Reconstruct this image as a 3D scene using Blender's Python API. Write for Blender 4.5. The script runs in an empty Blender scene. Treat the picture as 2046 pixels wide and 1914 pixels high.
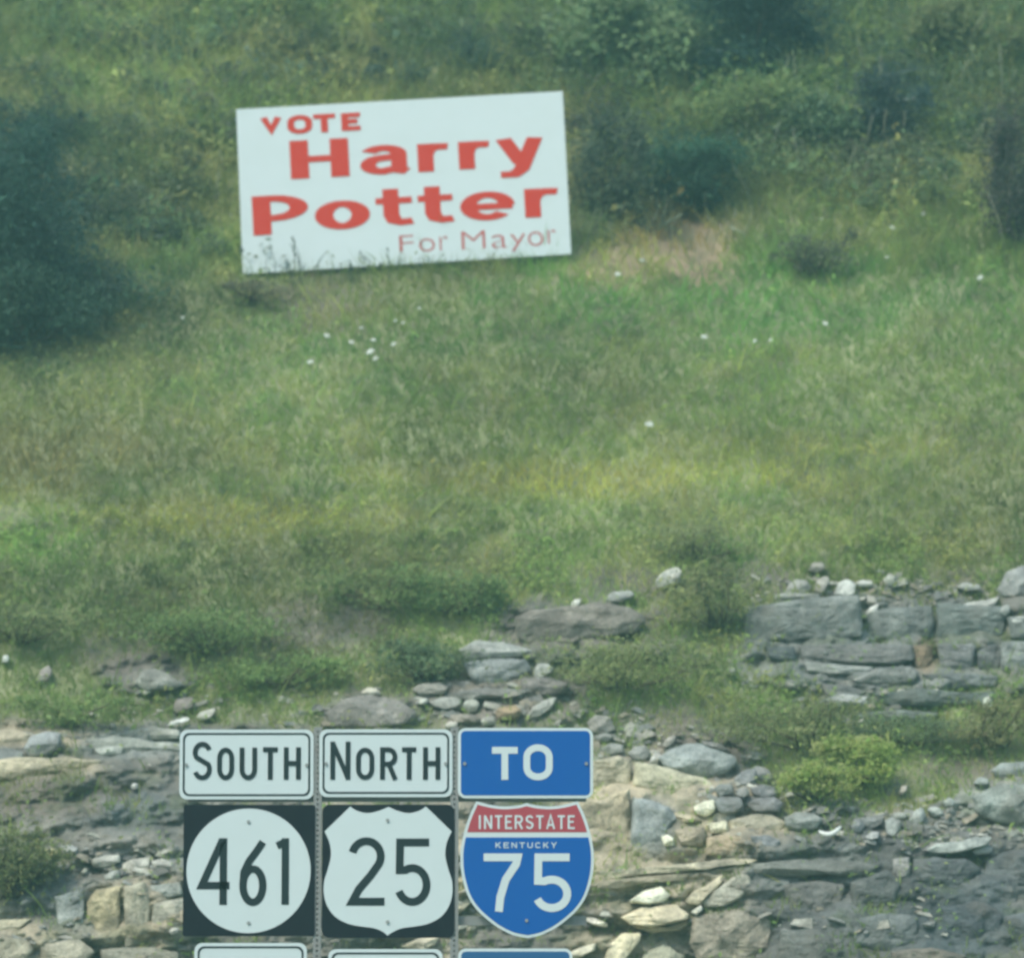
import bpy, math, random
import numpy as np
from mathutils import Vector
rnd = random.Random(7)
rng = np.random.default_rng(11)
SC = bpy.context.scene
COL = SC.collection
R = math.radians

# ------------------------------------------------------------------ camera
PITCH = R(6.9); CAMZ = 1.5
S = 5.0 / 2046 / 24.0                       # tangent per photograph pixel (2046 wide)
cam = bpy.data.cameras.new('camera'); cam_o = bpy.data.objects.new('camera', cam); COL.objects.link(cam_o)
cam.sensor_width = 36.0; cam.lens = 36.0 / (2046 * S)
cam_o.location = (0, 0, CAMZ); cam_o.rotation_euler = (R(90) + PITCH, 0, 0)
cam.clip_start = 0.1; cam.clip_end = 3000
cam.dof.use_dof = True; cam.dof.focus_distance = 25.5; cam.dof.aperture_fstop = 2.6
SC.camera = cam_o
# ------------------------------------------------------------------ world, sun, exposure
SUN_EL, SUN_AZ = R(50), R(215)              # behind the camera, to its left
w = bpy.data.worlds.new('World'); SC.world = w; w.use_nodes = True
nt = w.node_tree; bg = nt.nodes['Background']
sky = nt.nodes.new('ShaderNodeTexSky'); sky.sky_type = 'NISHITA'; sky.sun_disc = False
sky.sun_elevation = SUN_EL; sky.sun_rotation = SUN_AZ; sky.air_density = 1.0; sky.dust_density = 2.0; sky.ozone_density = 1.0
nt.links.new(sky.outputs[0], bg.inputs[0]); bg.inputs[1].default_value = 0.13
sl = bpy.data.lights.new('sun', 'SUN'); sl.energy = 1.5; sl.angle = R(14); sl.color = (1.0, 0.97, 0.88)
so = bpy.data.objects.new('sun', sl); COL.objects.link(so)
sd = Vector((math.sin(SUN_AZ) * math.cos(SUN_EL), math.cos(SUN_AZ) * math.cos(SUN_EL), math.sin(SUN_EL)))
so.rotation_euler = sd.to_track_quat('Z', 'Y').to_euler(); so.location = (0, 0, 40)
SC.view_settings.view_transform = 'Standard'; SC.view_settings.look = 'None'
SC.view_settings.gamma = 1.0; SC.view_settings.use_curve_mapping = False
SC.view_settings.exposure = 0.93
SC.cycles.filter_width = 2.7
SC.cycles.volume_bounces = 1; SC.cycles.max_bounces = 6

# ------------------------------------------------------------------ picture <-> place
CP, SP = math.cos(PITCH), math.sin(PITCH)
def W3(px, py, Y):
    """point at distance Y that the photograph shows at px, py (arrays welcome)"""
    cx = (np.asarray(px, float) - 1023) * S; cy = (957 - np.asarray(py, float)) * S
    t = Y / (CP - cy * SP)
    return np.stack([cx * t, Y + 0 * cx * t, CAMZ + t * (SP + cy * CP)], -1)
def V3(px, py, Y): return Vector(W3(px, py, Y).tolist())

# ------------------------------------------------------------------ noise
def _h(ix, iy, iz, s):
    n = (ix * 374761393 + iy * 668265263 + iz * 2147483647 + s * 1274126177) & 0xffffffff
    n = ((n ^ (n >> 13)) * 1274126177) & 0xffffffff
    n = (n ^ (n >> 16)) & 0xffffffff
    n = (n * 2246822519) & 0xffffffff
    return ((n ^ (n >> 15)) & 0xffff) / 32767.5 - 1.0
def vnoise(x, y, z=0.0, s=0):
    x = np.asarray(x, float); y = np.asarray(y, float) + 0 * x; z = np.asarray(z, float) + 0 * x
    ix, iy, iz = np.floor(x).astype(np.int64), np.floor(y).astype(np.int64), np.floor(z).astype(np.int64)
    fx, fy, fz = x - ix, y - iy, z - iz
    fx, fy, fz = fx * fx * (3 - 2 * fx), fy * fy * (3 - 2 * fy), fz * fz * (3 - 2 * fz)
    r = 0
    for a in (0, 1):
        for b in (0, 1):
            for c in (0, 1):
                wgt = (fx if a else 1 - fx) * (fy if b else 1 - fy) * (fz if c else 1 - fz)
                r = r + wgt * _h(ix + a, iy + b, iz + c, s)
    return r
def fbm(x, y, z=0.0, s=0, o=4):
    r, a = 0, 0.5
    for k in range(o):
        r = r + a * vnoise(x * 2 ** k, y * 2 ** k, np.asarray(z) * 2 ** k, s + k); a *= 0.5
    return r

# ------------------------------------------------------------------ objects
def tag(o, label=None, cat=None, group=None, kind=None):
    if label: o['label'] = label
    if cat: o['category'] = cat
    if group: o['group'] = group
    if kind: o['kind'] = kind
    return o
def mesh_obj(name, verts, faces, mat, parent=None, smooth=False, cols=None, loc=None):
    me = bpy.data.meshes.new(name)
    verts = np.asarray(verts, float)
    if loc is not None: verts = verts - np.asarray(loc, float)
    if isinstance(faces, np.ndarray):
        nf, k = faces.shape
        me.vertices.add(len(verts)); me.vertices.foreach_set('co', verts.astype(np.float32).ravel())
        me.loops.add(nf * k); me.loops.foreach_set('vertex_index', faces.astype(np.int32).ravel())
        me.polygons.add(nf); me.polygons.foreach_set('loop_start', np.arange(0, nf * k, k, dtype=np.int32))
        me.polygons.foreach_set('loop_total', np.full(nf, k, np.int32))
        me.update(calc_edges=True)
    else:
        me.from_pydata(verts.tolist(), [], faces); me.update()
    me.polygons.foreach_set('use_smooth', np.full(len(me.polygons), bool(smooth)))
    if cols is not None:
        at = me.color_attributes.new('Col', 'FLOAT_COLOR', 'POINT')
        c = np.asarray(cols, float)
        if c.ndim == 1: c = np.tile(c, (len(verts), 1))
        c4 = np.concatenate([c[:, :3], np.ones((len(c), 1))], 1).astype(np.float32)
        at.data.foreach_set('color', c4.ravel())
    me.materials.append(mat)
    o = bpy.data.objects.new(name, me); COL.objects.link(o)
    if parent: o.parent = parent
    if loc is not None: o.location = loc
    return o
def thing(name, loc, label, cat, group=None):
    o = bpy.data.objects.new(name, None); COL.objects.link(o); o.location = loc
    o.empty_display_size = 0.2
    return tag(o, label, cat, group)

# ------------------------------------------------------------------ materials
def new_mat(name):
    m = bpy.data.materials.new(name); m.use_nodes = True
    return m, m.node_tree.nodes, m.node_tree.links, m.node_tree.nodes['Principled BSDF']
def attr_mat(name, scales, lo, hi, rough=0.9, bump=0.0, bscale=30, spec=0.2, trans=0.0, stain=None):
    """base colour from the attribute Col, varied by noise at several scales"""
    m, N, L, b = new_mat(name)
    at = N.new('ShaderNodeVertexColor'); at.layer_name = 'Col'
    geo = N.new('ShaderNodeNewGeometry'); cur = at.outputs['Color']
    for i, sc in enumerate(scales):
        nz = N.new('ShaderNodeTexNoise'); nz.inputs['Scale'].default_value = sc; nz.inputs['Detail'].default_value = 5
        nz.inputs['Roughness'].default_value = 0.6; L.new(geo.outputs['Position'], nz.inputs['Vector'])
        mr = N.new('ShaderNodeMapRange'); mr.inputs['From Min'].default_value = 0.3; mr.inputs['From Max'].default_value = 0.7
        mr.inputs['To Min'].default_value = lo; mr.inputs['To Max'].default_value = hi; L.new(nz.outputs['Fac'], mr.inputs['Value'])
        mx = N.new('ShaderNodeVectorMath'); mx.operation = 'SCALE'
        L.new(cur, mx.inputs[0]); L.new(mr.outputs[0], mx.inputs['Scale']); cur = mx.outputs[0]
    if stain:
        nz = N.new('ShaderNodeTexNoise'); nz.inputs['Scale'].default_value = stain[0]; nz.inputs['Detail'].default_value = 6
        L.new(geo.outputs['Position'], nz.inputs['Vector'])
        mr = N.new('ShaderNodeMapRange'); mr.inputs['From Min'].default_value = 0.53; mr.inputs['From Max'].default_value = 0.66
        mr.inputs['To Max'].default_value = stain[2]; L.new(nz.outputs['Fac'], mr.inputs['Value'])
        mx = N.new('ShaderNodeMix'); mx.data_type = 'RGBA'; L.new(mr.outputs[0], mx.inputs[0])
        L.new(cur, mx.inputs[6]); mx.inputs[7].default_value = (*stain[1], 1); cur = mx.outputs[2]
    L.new(cur, b.inputs['Base Color']); b.inputs['Roughness'].default_value = rough
    b.inputs['Specular IOR Level'].default_value = spec
    if bump:
        nz = N.new('ShaderNodeTexNoise'); nz.inputs['Scale'].default_value = bscale; nz.inputs['Detail'].default_value = 8
        nz.inputs['Roughness'].default_value = 0.65; L.new(geo.outputs['Position'], nz.inputs['Vector'])
        bp = N.new('ShaderNodeBump'); bp.inputs['Strength'].default_value = bump; bp.inputs['Distance'].default_value = 0.05
        L.new(nz.outputs['Fac'], bp.inputs['Height']); L.new(bp.outputs[0], b.inputs['Normal'])
    if trans:
        tr = N.new('ShaderNodeBsdfTranslucent'); L.new(cur, tr.inputs['Color'])
        ms = N.new('ShaderNodeMixShader'); ms.inputs[0].default_value = trans
        out = N['Material Output']; L.new(b.outputs[0], ms.inputs[1]); L.new(tr.outputs[0], ms.inputs[2]); L.new(ms.outputs[0], out.inputs[0])
    return m
def plain_mat(name, col, rough=0.5, spec=0.4, metal=0.0, dirt=0.0, dscale=6, dcol=(0.3, 0.3, 0.25)):
    m, N, L, b = new_mat(name)
    b.inputs['Roughness'].default_value = rough; b.inputs['Specular IOR Level'].default_value = spec; b.inputs['Metallic'].default_value = metal
    geo = N.new('ShaderNodeNewGeometry')
    nz = N.new('ShaderNodeTexNoise'); nz.inputs['Scale'].default_value = dscale; nz.inputs['Detail'].default_value = 8; nz.inputs['Roughness'].default_value = 0.7
    L.new(geo.outputs['Position'], nz.inputs['Vector'])
    mr = N.new('ShaderNodeMapRange'); mr.inputs['From Min'].default_value = 0.4; mr.inputs['From Max'].default_value = 0.75; mr.inputs['To Max'].default_value = dirt
    L.new(nz.outputs['Fac'], mr.inputs['Value'])
    mx = N.new('ShaderNodeMix'); mx.data_type = 'RGBA'; L.new(mr.outputs[0], mx.inputs[0])
    mx.inputs[6].default_value = (*col, 1); mx.inputs[7].default_value = (*dcol, 1); L.new(mx.outputs[2], b.inputs['Base Color'])
    return m
M_ROCK = attr_mat('rock', (2.2, 11, 55), 0.74, 1.26, rough=0.92, bump=0.6, bscale=16, stain=(3.0, (0.16, 0.15, 0.12), 0.5))
M_SOIL = attr_mat('soil', (1.3, 8, 50), 0.78, 1.22, rough=0.95, bump=0.6, bscale=22)
M_LEAF = attr_mat('leaf', (3.0,), 0.85, 1.15, rough=0.65, spec=0.25, trans=0.45)
M_STEM = attr_mat('stem', (30,), 0.8, 1.2, rough=0.8)
M_WHITE = plain_mat('white_sheeting', (0.54, 0.63, 0.61), 0.45, dirt=0.12, dcol=(0.45, 0.5, 0.45))
M_BLACK = plain_mat('black_paint', (0.005, 0.007, 0.012), 0.6, 0.12, dirt=0.10, dcol=(0.05, 0.06, 0.06))
M_INK = plain_mat('black_legend', (0.014, 0.024, 0.026), 0.6, 0.12, dirt=0.1, dcol=(0.05, 0.06, 0.06))
M_BLUE = plain_mat('blue_sheeting', (0.001, 0.090, 0.34), 0.5, 0.15, dirt=0.12, dcol=(0.01, 0.12, 0.30))
M_DBLUE = plain_mat('dark_blue_sheeting', (0.010, 0.09, 0.22), 0.5, dirt=0.15, dcol=(0.03, 0.10, 0.2))
M_RED = plain_mat('red_sheeting', (0.36, 0.045, 0.06), 0.45, dirt=0.2, dcol=(0.3, 0.1, 0.1))
M_PLY = plain_mat('white_board_paint', (0.60, 0.68, 0.67), 0.7, 0.2, dirt=0.16, dscale=4, dcol=(0.45, 0.52, 0.46))
M_PLYRED = plain_mat('red_board_paint', (0.56, 0.030, 0.012), 0.6, 0.2, dirt=0.2, dscale=18, dcol=(0.55, 0.10, 0.09))
M_PLYDARK = plain_mat('thin_red_paint', (0.48, 0.09, 0.08), 0.7, 0.2, dirt=0.4, dscale=25, dcol=(0.35, 0.25, 0.24))
M_WOOD = plain_mat('weathered_wood', (0.16, 0.13, 0.09), 0.85, 0.2, dirt=0.5, dscale=12, dcol=(0.08, 0.07, 0.05))
M_STEEL = plain_mat('galvanised_steel', (0.24, 0.26, 0.24), 0.55, 0.4, 0.3, dirt=0.5, dscale=30, dcol=(0.25, 0.2, 0.17))
M_BOLT = plain_mat('bolt_steel', (0.28, 0.30, 0.28), 0.5, 0.4, 0.4)
M_ROAD = plain_mat('asphalt', (0.05, 0.05, 0.052), 0.9, 0.2, dirt=0.5, dscale=40, dcol=(0.08, 0.08, 0.08))
M_PALE = plain_mat('bleached_white', (0.75, 0.78, 0.70), 0.7, 0.2, dirt=0.2, dscale=30)

# ------------------------------------------------------------------ hillside relief
T_PY = np.array([-9000, -2400, -1500, -600, 0, 365, 550, 1000, 1100, 1150, 1300, 1500, 1700, 1914, 2300, 2640], float)
T_Y = np.array([300, 62, 53, 46, 41.5, 38.25, 36.95, 34.35, 33.85, 33.55, 32.95, 32.35, 31.6, 31.05, 29.9, 28.6], float)
def sm(e0, e1, x):
    t = np.clip((x - e0) / (e1 - e0), 0, 1); return t * t * (3 - 2 * t)
_wc = [None, None]
def warp_at(px, py):
    if _wc[0] is not px: _wc[0] = px; _wc[1] = fbm(px / 60.0, py / 45.0, 0, 91, 3)
    return _wc[1]
def blob(px, py, cx, cy, rx, ry, soft=0.5, warp=0.0):
    d = np.sqrt(((px - cx) / rx) ** 2 + ((py - cy) / ry) ** 2)
    if warp: d = d + warp * warp_at(px, py)
    return 1 - sm(1 - soft, 1 + soft * 0.6, d)
# where bare rock shows: (cx, cy, rx, ry)
ROCKS = [(1760, 1290, 290, 125), (2150, 1270, 300, 120), (1130, 1265, 200, 75), (1000, 1390, 190, 80), (740, 1425, 120, 50),
         (260, 1500, 330, 60), (0, 1500, 120, 60), (330, 1640, 420, 130), (200, 1840, 500, 150), (700, 1600, 500, 170), (700, 1850, 600, 180),
         (1300, 1700, 330, 220), (1750, 1800, 480, 200), (2050, 1640, 200, 110), (1400, 1520, 110, 70), (300, 1350, 100, 40), (1500, 2050, 1500, 260), (300, 2100, 900, 260)]
def rockmask(px, py):
    m = 0 * px
    for r in ROCKS: m = np.maximum(m, blob(px, py, *r, soft=0.25, warp=0.35))
    return m
def depth(px, py):
    px = np.asarray(px, float); py = np.asarray(py, float)
    b = np.interp(py, T_PY, T_Y)
    inn = sm(-4000, -1500, py)                       # relief fades out on the far plateau
    calm = 1 - blob(px, py, 810, 430, 520, 330, .5)
    b = b + inn * calm * (0.5 * vnoise(px / 620.0, py / 420.0, 0, 5) + 0.16 * fbm(px / 150.0, py / 90.0, 0, 6, 4))
    u_ = np.clip((px - 485) / 655.0, 0, 1)
    b = b - (0.15 + 0.25 * u_) * blob(px, py, 810, 545, 560, 150, .6)
    b = b + inn * 0.03 * fbm(px / 22.0, py / 16.0, 0, 7, 3)
    m = rockmask(px, py)
    s = py + 0.13 * (px - 1000) * sm(1500, 300, px) + 26 * fbm(px / 240.0, py / 160.0, 0, 21, 3)
    kk = np.floor(s / 78.0); ph = s / 78.0 - kk
    blk = np.floor((px + 60 * vnoise(kk * 3.1, px * 0, 0, 30) + 25 * vnoise(py / 50.0, px / 90.0, 0, 33)) / (110 + 50 * vnoise(kk * 1.7, 0 * px, 0, 31)))
    prot = 0.06 * vnoise(blk * 5.3 + 0.5, kk * 7.7 + 0.5, 0, 32)
    step = 0.06 * sm(0.0, 0.5, ph) - 0.07 * sm(0.70, 0.99, ph)
    rug = 0.13 * fbm(px / 70.0, py / 32.0, 0, 41, 5) + 0.05 * fbm(px / 14.0, py / 9.0, 0, 47, 3) + 0.09 * np.abs(vnoise(px / 75.0, py / 60.0, 0, 44))
    soft = 1 - .55 * np.maximum(blob(px, py, 1780, 1830, 330, 150, .4), blob(px, py, 1270, 1620, 170, 130, .4))
    return b - m * ((step + prot + rug) * soft + 0.02)

gx = np.concatenate([[-9000, -5500, -4000, -3000, -2200], np.arange(-1600, -120, 60), np.arange(-120, 2170, 3.6), np.arange(2200, 3700, 60), [4300, 5200, 6500, 11000]]).astype(float)
gy = np.concatenate([[-2400, -2100, -1800, -1500, -1100, -800, -600, -450, -330, -240, -170], np.arange(-120, 1040, 9), np.arange(1040, 1950, 3.0), np.arange(1960, 2300, 20), np.arange(2300, 2660, 40)]).astype(float)
GX, GY = np.meshgrid(gx, gy)
GD = depth(GX, GY)
GM = rockmask(GX, GY)
def bilin(A, px, py):
    px = np.asarray(px, float); py = np.asarray(py, float)
    i = np.clip(np.searchsorted(gx, px) - 1, 0, len(gx) - 2); j = np.clip(np.searchsorted(gy, py) - 1, 0, len(gy) - 2)
    u = np.clip((px - gx[i]) / (gx[i + 1] - gx[i]), 0, 1); v = np.clip((py - gy[j]) / (gy[j + 1] - gy[j]), 0, 1)
    return (A[j, i] * (1 - u) + A[j, i + 1] * u) * (1 - v) + (A[j + 1, i] * (1 - u) + A[j + 1, i + 1] * u) * v
def Dat(px, py): return bilin(GD, px, py)

# ground colour regions (what grows or lies there)
C_GREY = (0.21, 0.225, 0.20); C_DGREY = (0.13, 0.15, 0.14); C_TAN = (0.44, 0.385, 0.265); C_CREAM = (0.74, 0.66, 0.46)
C_BROWN = (0.19, 0.165, 0.13); C_SOIL = (0.21, 0.225, 0.12); C_MOSS = (0.09, 0.12, 0.055)
GROUND = [ # cx, cy, rx, ry, colour, strength
    (1370, 495, 130, 90, (0.29, 0.225, 0.14), 1), (1235, 525, 110, 55, (0.36, 0.29, 0.17), .95), (640, 610, 130, 60, (0.15, 0.125, 0.10), .7),
    (1290, 1640, 190, 150, C_TAN, .95), (1480, 1650, 130, 60, C_TAN, .9), (1350, 1780, 190, 90, C_TAN, .8), (1310, 1660, 45, 70, C_GREY, .95),
    (1250, 1890, 130, 60, C_TAN, .8), (1760, 1800, 340, 160, (0.125, 0.135, 0.125), .95), (1930, 1840, 130, 110, (0.08, 0.10, 0.10), .8), (1620, 1720, 120, 50, C_GREY, .8),
    (1990, 1610, 120, 60, (0.29, 0.31, 0.26), .9), (1750, 1290, 330, 110, C_GREY, .9), (1850, 1310, 30, 40, (0.26, 0.20, 0.12), .7),
    (1180, 1250, 160, 50, (0.20, 0.185, 0.15), .9), (60, 1470, 110, 30, C_TAN, .8), (100, 1535, 120, 22, C_TAN, .9), (270, 1490, 100, 35, C_GREY, .9),
    (250, 1610, 150, 60, C_DGREY, .8), (100, 1590, 140, 50, C_BROWN, .8), (280, 1720, 110, 25, C_GREY, .8), (280, 1840, 120, 90, C_TAN, .9),
    (130, 1830, 60, 60, C_GREY, .8), (60, 1880, 110, 50, C_TAN, .8), (90, 1780, 80, 50, C_DGREY, .7), (700, 1600, 60, 200, (0.30, 0.28, 0.2), .8),
    (900, 1700, 60, 230, C_TAN, .8), (1010, 1400, 170, 50, (0.22, 0.20, 0.16), .8), (1320, 1440, 130, 40, C_BROWN, .7), (1400, 1500, 90, 50, C_BROWN, .7),
    (1900, 1540, 100, 40, C_BROWN, .7), (640, 1250, 130, 60, (0.17, 0.15, 0.13), .8), (1280, 1160, 130, 30, (0.16, 0.14, 0.12), .8), (1530, 1160, 60, 35, (0.15, 0.13, 0.11), .8),
    (1930, 1150, 70, 25, (0.15, 0.13, 0.11), .7), (260, 1300, 110, 40, C_BROWN, .7), (1750, 1460, 220, 50, C_MOSS, .6)]
def ground_col(px, py):
    base = np.array(C_SOIL)[None] + 0 * px[:, None]
    n = fbm(px / 130.0, py / 80.0, 0, 61, 4)[:, None]
    base = base * (1 + 0.5 * n)
    m = rockmask(px, py)[:, None]
    rock = np.array((0.20, 0.195, 0.16)) * (1 + 0.5 * fbm(px / 60.0, py / 30.0, 0, 62, 4)[:, None])
    c = base * (1 - m) + rock * m
    for (cx, cy, rx, ry, col, st) in GROUND:
        b = blob(px, py, cx, cy, rx, ry, 0.5, 0.5)[:, None] * st
        c = c * (1 - b) + np.array(col) * (1 + 0.35 * n) * b
    mo = sm(0.05, 0.35, fbm(px / 70.0, py / 40.0, 0, 66, 4))[:, None] * 0.45
    c = c * (1 - mo) + np.array(C_MOSS) * mo
    # bedding planes: thin dark soil-filled seams
    s = py + 0.13 * (px - 1000) * sm(1500, 300, px) + 26 * fbm(px / 240.0, py / 160.0, 0, 21, 3)
    ph = s / 78.0 - np.floor(s / 78.0)
    seam = (sm(0.90, 0.95, ph))[:, None] * m * 0.12
    return np.clip(c * (1 - seam) + np.array((0.06, 0.055, 0.04)) * seam, 0.01, 0.9)
P = W3(GX, GY, GD)
P[-1, :, 2] = 0.0
P[0, :, 1] += 120; P[0, :, 2] = P[1, :, 2].mean() + 4; P[0, :, 0] *= 3     # level top of the hill
ny, nx = GX.shape
idx = np.arange(ny * nx).reshape(ny, nx)
F = np.stack([idx[1:, :-1], idx[1:, 1:], idx[:-1, 1:], idx[:-1, :-1]], -1).reshape(-1, 4)
hill = mesh_obj('hillside', P.reshape(-1, 3), F, M_SOIL, smooth=True, cols=ground_col(GX.ravel(), GY.ravel()))
tag(hill, 'green roadside hillside with a cut of layered grey and tan rock', None, kind='structure')
# level ground and road in front of the cut (below the frame)
g = mesh_obj('ground', [(-250, -250, -0.03), (250, -250, -0.03), (250, 250, -0.03), (-250, 250, -0.03)], [(0, 1, 2, 3)], M_SOIL, cols=(0.11, 0.12, 0.06))
tag(g, kind='structure')
rd = mesh_obj('road', [(-240, -6, 0.0), (240, -6, 0.0), (240, 19, 0.0), (-240, 19, 0.0)], [(0, 1, 2, 3)], M_ROAD); tag(rd, kind='structure')

# ------------------------------------------------------------------ rocks
def poly_resample(poly, n):
    p = np.array(poly, float); q = np.vstack([p, p[:1]])
    seg = np.linalg.norm(np.diff(q, axis=0), axis=1); cs = np.concatenate([[0], np.cumsum(seg)])
    t = np.linspace(0, cs[-1], n, endpoint=False)
    return np.stack([np.interp(t, cs, q[:, 0]), np.interp(t, cs, q[:, 1])], -1)
def ellpoly(cx, cy, rx, ry, seed, n=9, rot=0.0):
    r = random.Random(seed); out = []
    for k in range(n):
        a = 2 * math.pi * (k + r.uniform(-.25, .25)) / n; q = r.uniform(.82, 1.08)
        x, y = rx * q * math.cos(a), ry * q * math.sin(a)
        # squarish
        f = 1 + 0.16 * abs(math.sin(2 * a))
        x, y = x * f, y * f
        out.append((cx + x * math.cos(rot) - y * math.sin(rot), cy + x * math.sin(rot) + y * math.cos(rot)))
    return out
def rock_mesh(name, poly, col, seed, proud=0.06, bulge=None, thick=None, flat=0.0, parent=None, n=None, top=0.75, mat=None):
    """one stone: outline seen from the road, faceted front, real body running back into the slope"""
    r = random.Random(seed * 7 + 3)
    p = np.array(poly, float); c = p.mean(0)
    wpx, hpx = np.ptp(p[:, 0]), np.ptp(p[:, 1])
    n = n or int(min(56, max(16, (wpx + hpx) / 5)))
    ring0 = poly_resample(poly, n)
    mx = 0.0036 * 0.9                                  # metres per photograph pixel there
    sz = min(wpx, hpx) * mx
    if bulge is None: bulge = max(0.03, sz * 0.45)
    if thick is None: thick = max(0.12, sz * 1.3)
    Y0 = float(np.median(Dat(ring0[:, 0], ring0[:, 1]))) - proud
    rings = [(1.0, 'b'), (1.0, 'e'), (0.96, 'f'), (0.88, 'f'), (0.78, 'f'), (0.66, 'f'), (0.54, 'f'), (0.42, 'f'), (0.30, 'f'), (0.15, 'f')]
    planes = [(0.9, r.uniform(-.3, .3), -top)]        # top facet slants back
    for k in range(6):
        a = r.uniform(0, 2 * math.pi); planes.append((r.uniform(.85, 1.25), math.cos(a) * r.uniform(.3, .9), math.sin(a) * r.uniform(.3, .8)))
    V, CO = [], []
    def front(q):
        u = (q[:, 0] - c[0]) / (wpx / 2 + 1e-6); v = -(q[:, 1] - c[1]) / (hpx / 2 + 1e-6)   # v up
        d = 0 * u + 1.0
        for (k0, ku, kv) in planes: d = np.minimum(d, k0 + ku * u + kv * v)
        d = d + 0.24 * fbm(u * 1.5 * max(1, wpx / 90) + seed, v * 1.6 + seed * .37, 0, 70, 3)
        # bedding grooves
        d = d - 0.10 * flat * (np.abs(vnoise(v * hpx / 14.0 + u * .6, u * .5, seed, 77)) < .18)
        return d * bulge
    for (s, kd) in rings:
        q = c + (ring0 - c) * s
        if kd == 'b': Y = Y0 + thick + 0 * q[:, 0]; q = c + (ring0 - c) * 0.9
        elif kd == 'e': Y = Y0 + 0.25 * bulge - 0.15 * front(q)
        else:
            e = {0.96: .62, 0.88: .9}.get(s, 1.0)
            Y = Y0 - e * front(q)
        V.append(W3(q[:, 0], q[:, 1], Y)); CO.append(q)
    V.append(W3(c[0], c[1], Y0 - float(front(c[None])[0])).reshape(1, 3)); CO.append(c[None])
    V = np.concatenate(V); Q = np.concatenate(CO)
    V = V + (0.10 * sz) * np.stack([fbm(V[:, 0] * 9, V[:, 2] * 9, V[:, 1] * 9, 80 + k, 3) for k in range(3)], -1)
    F = []
    m = len(rings)
    for k in range(m - 1):
        for i in range(n):
            j = (i + 1) % n; a, b, cc, d = k * n + i, k * n + j, (k + 1) * n + j, (k + 1) * n + i
            F.append((a, d, cc)); F.append((a, cc, b))
    last = (m - 1) * n
    for i in range(n): F.append((last + i, m * n, last + (i + 1) % n))
    F += [tuple(range(n))[::-1][::-1]]
    vc = np.array(col)[None] * (1 + 0.30 * fbm(Q[:, 0] / 22.0, Q[:, 1] / 14.0, seed, 85, 3)[:, None])
    base = V[:n].mean(0)
    if parent is None:
        o = mesh_obj(name, V, F, mat or M_ROCK, None, False, vc, loc=base)
    else:
        o = mesh_obj(name, V, F, mat or M_ROCK, parent, False, vc, loc=tuple(parent.location))
        o.location = (0, 0, 0)
    return o
def box(cx0, cy0, cx1, cy1, seed, j=6):
    """blocky outline between two corners"""
    r = random.Random(seed)
    pts = []
    for (x, y) in ((cx0, cy0), ((cx0 + cx1) / 2, cy0), (cx1, cy0), (cx1, (cy0 + cy1) / 2), (cx1, cy1), ((cx0 + cx1) / 2, cy1), (cx0, cy1), (cx0, (cy0 + cy1) / 2)):
        pts.append((x + r.uniform(-j, j), y + r.uniform(-j, j) * .6))
    return pts
seed_n = [100]
def ns(): seed_n[0] += 1; return seed_n[0]

# -- layered ledge, right
GREY1 = (0.25, 0.27, 0.24); GREY2 = (0.20, 0.22, 0.195); GREYL = (0.40, 0.42, 0.37); PALE = (0.56, 0.57, 0.48)
led = thing('rock_ledge', V3(1780, 1440, 33.4), 'layered grey limestone ledge in big square blocks above the lime green bush', 'rock ledge')
blocks = [
    ([(1487, 1228), (1530, 1206), (1600, 1196), (1714, 1190), (1720, 1240), (1726, 1274), (1600, 1281), (1515, 1284), (1490, 1280)], GREY1, .16),
    ([(1728, 1222), (1790, 1214), (1865, 1211), (1868, 1245), (1862, 1276), (1800, 1283), (1731, 1280)], GREY2, .12),
    ([(1872, 1208), (1940, 1206), (2008, 1212), (2010, 1250), (2004, 1272), (1930, 1274), (1873, 1274)], (0.22, 0.25, 0.22), .13),
    (box(2015, 1232, 2110, 1276, 3), GREY1, .12),
    ([(1594, 1290), (1700, 1286), (1824, 1289), (1830, 1318), (1790, 1328), (1690, 1324), (1600, 1316)], (0.23, 0.235, 0.21), .08),
    ([(1530, 1292), (1588, 1290), (1592, 1318), (1560, 1322), (1534, 1312)], C_DGREY, .05),
    ([(1828, 1290), (1868, 1286), (1864, 1320), (1846, 1342), (1822, 1330)], (0.29, 0.23, 0.15), .06),
    ([(1872, 1286), (1948, 1284), (1946, 1330), (1930, 1338), (1880, 1334)], (0.23, 0.24, 0.22), .10),
    ([(1952, 1300), (1980, 1286), (2000, 1290), (1998, 1342), (1954, 1340)], (0.17, 0.18, 0.165), .07),
    (box(2004, 1284, 2100, 1340, 4), GREY1, .09),
    ([(1608, 1322), (1690, 1328), (1745, 1332), (1742, 1346), (1660, 1348), (1610, 1340)], GREYL, .04),
    ([(1750, 1334), (1820, 1332), (1838, 1342), (1830, 1362), (1750, 1368), (1702, 1360)], (0.25, 0.26, 0.23), .05),
    ([(1842, 1346), (1910, 1344), (1996, 1350), (1990, 1372), (1900, 1376), (1850, 1366)], (0.22, 0.24, 0.22), .05),
    ([(1640, 1366), (1700, 1370), (1736, 1384), (1700, 1398), (1650, 1392)], (0.21, 0.22, 0.2), .03),
    ([(1638, 1398), (1680, 1386), (1736, 1392), (1734, 1408), (1690, 1414), (1640, 1410)], GREYL, .05),
    ([(1742, 1386), (1830, 1374), (1920, 1384), (1990, 1380), (1985, 1406), (1880, 1412), (1760, 1408)], (0.19, 0.22, 0.19), .03),
    ([(1690, 1424), (1800, 1418), (1880, 1424), (1860, 1440), (1730, 1442)], (0.22, 0.25, 0.21), .03),
]
blocks = [(p_, tuple(v * .84 for v in c_), a_) for p_, c_, a_ in blocks]
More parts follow.
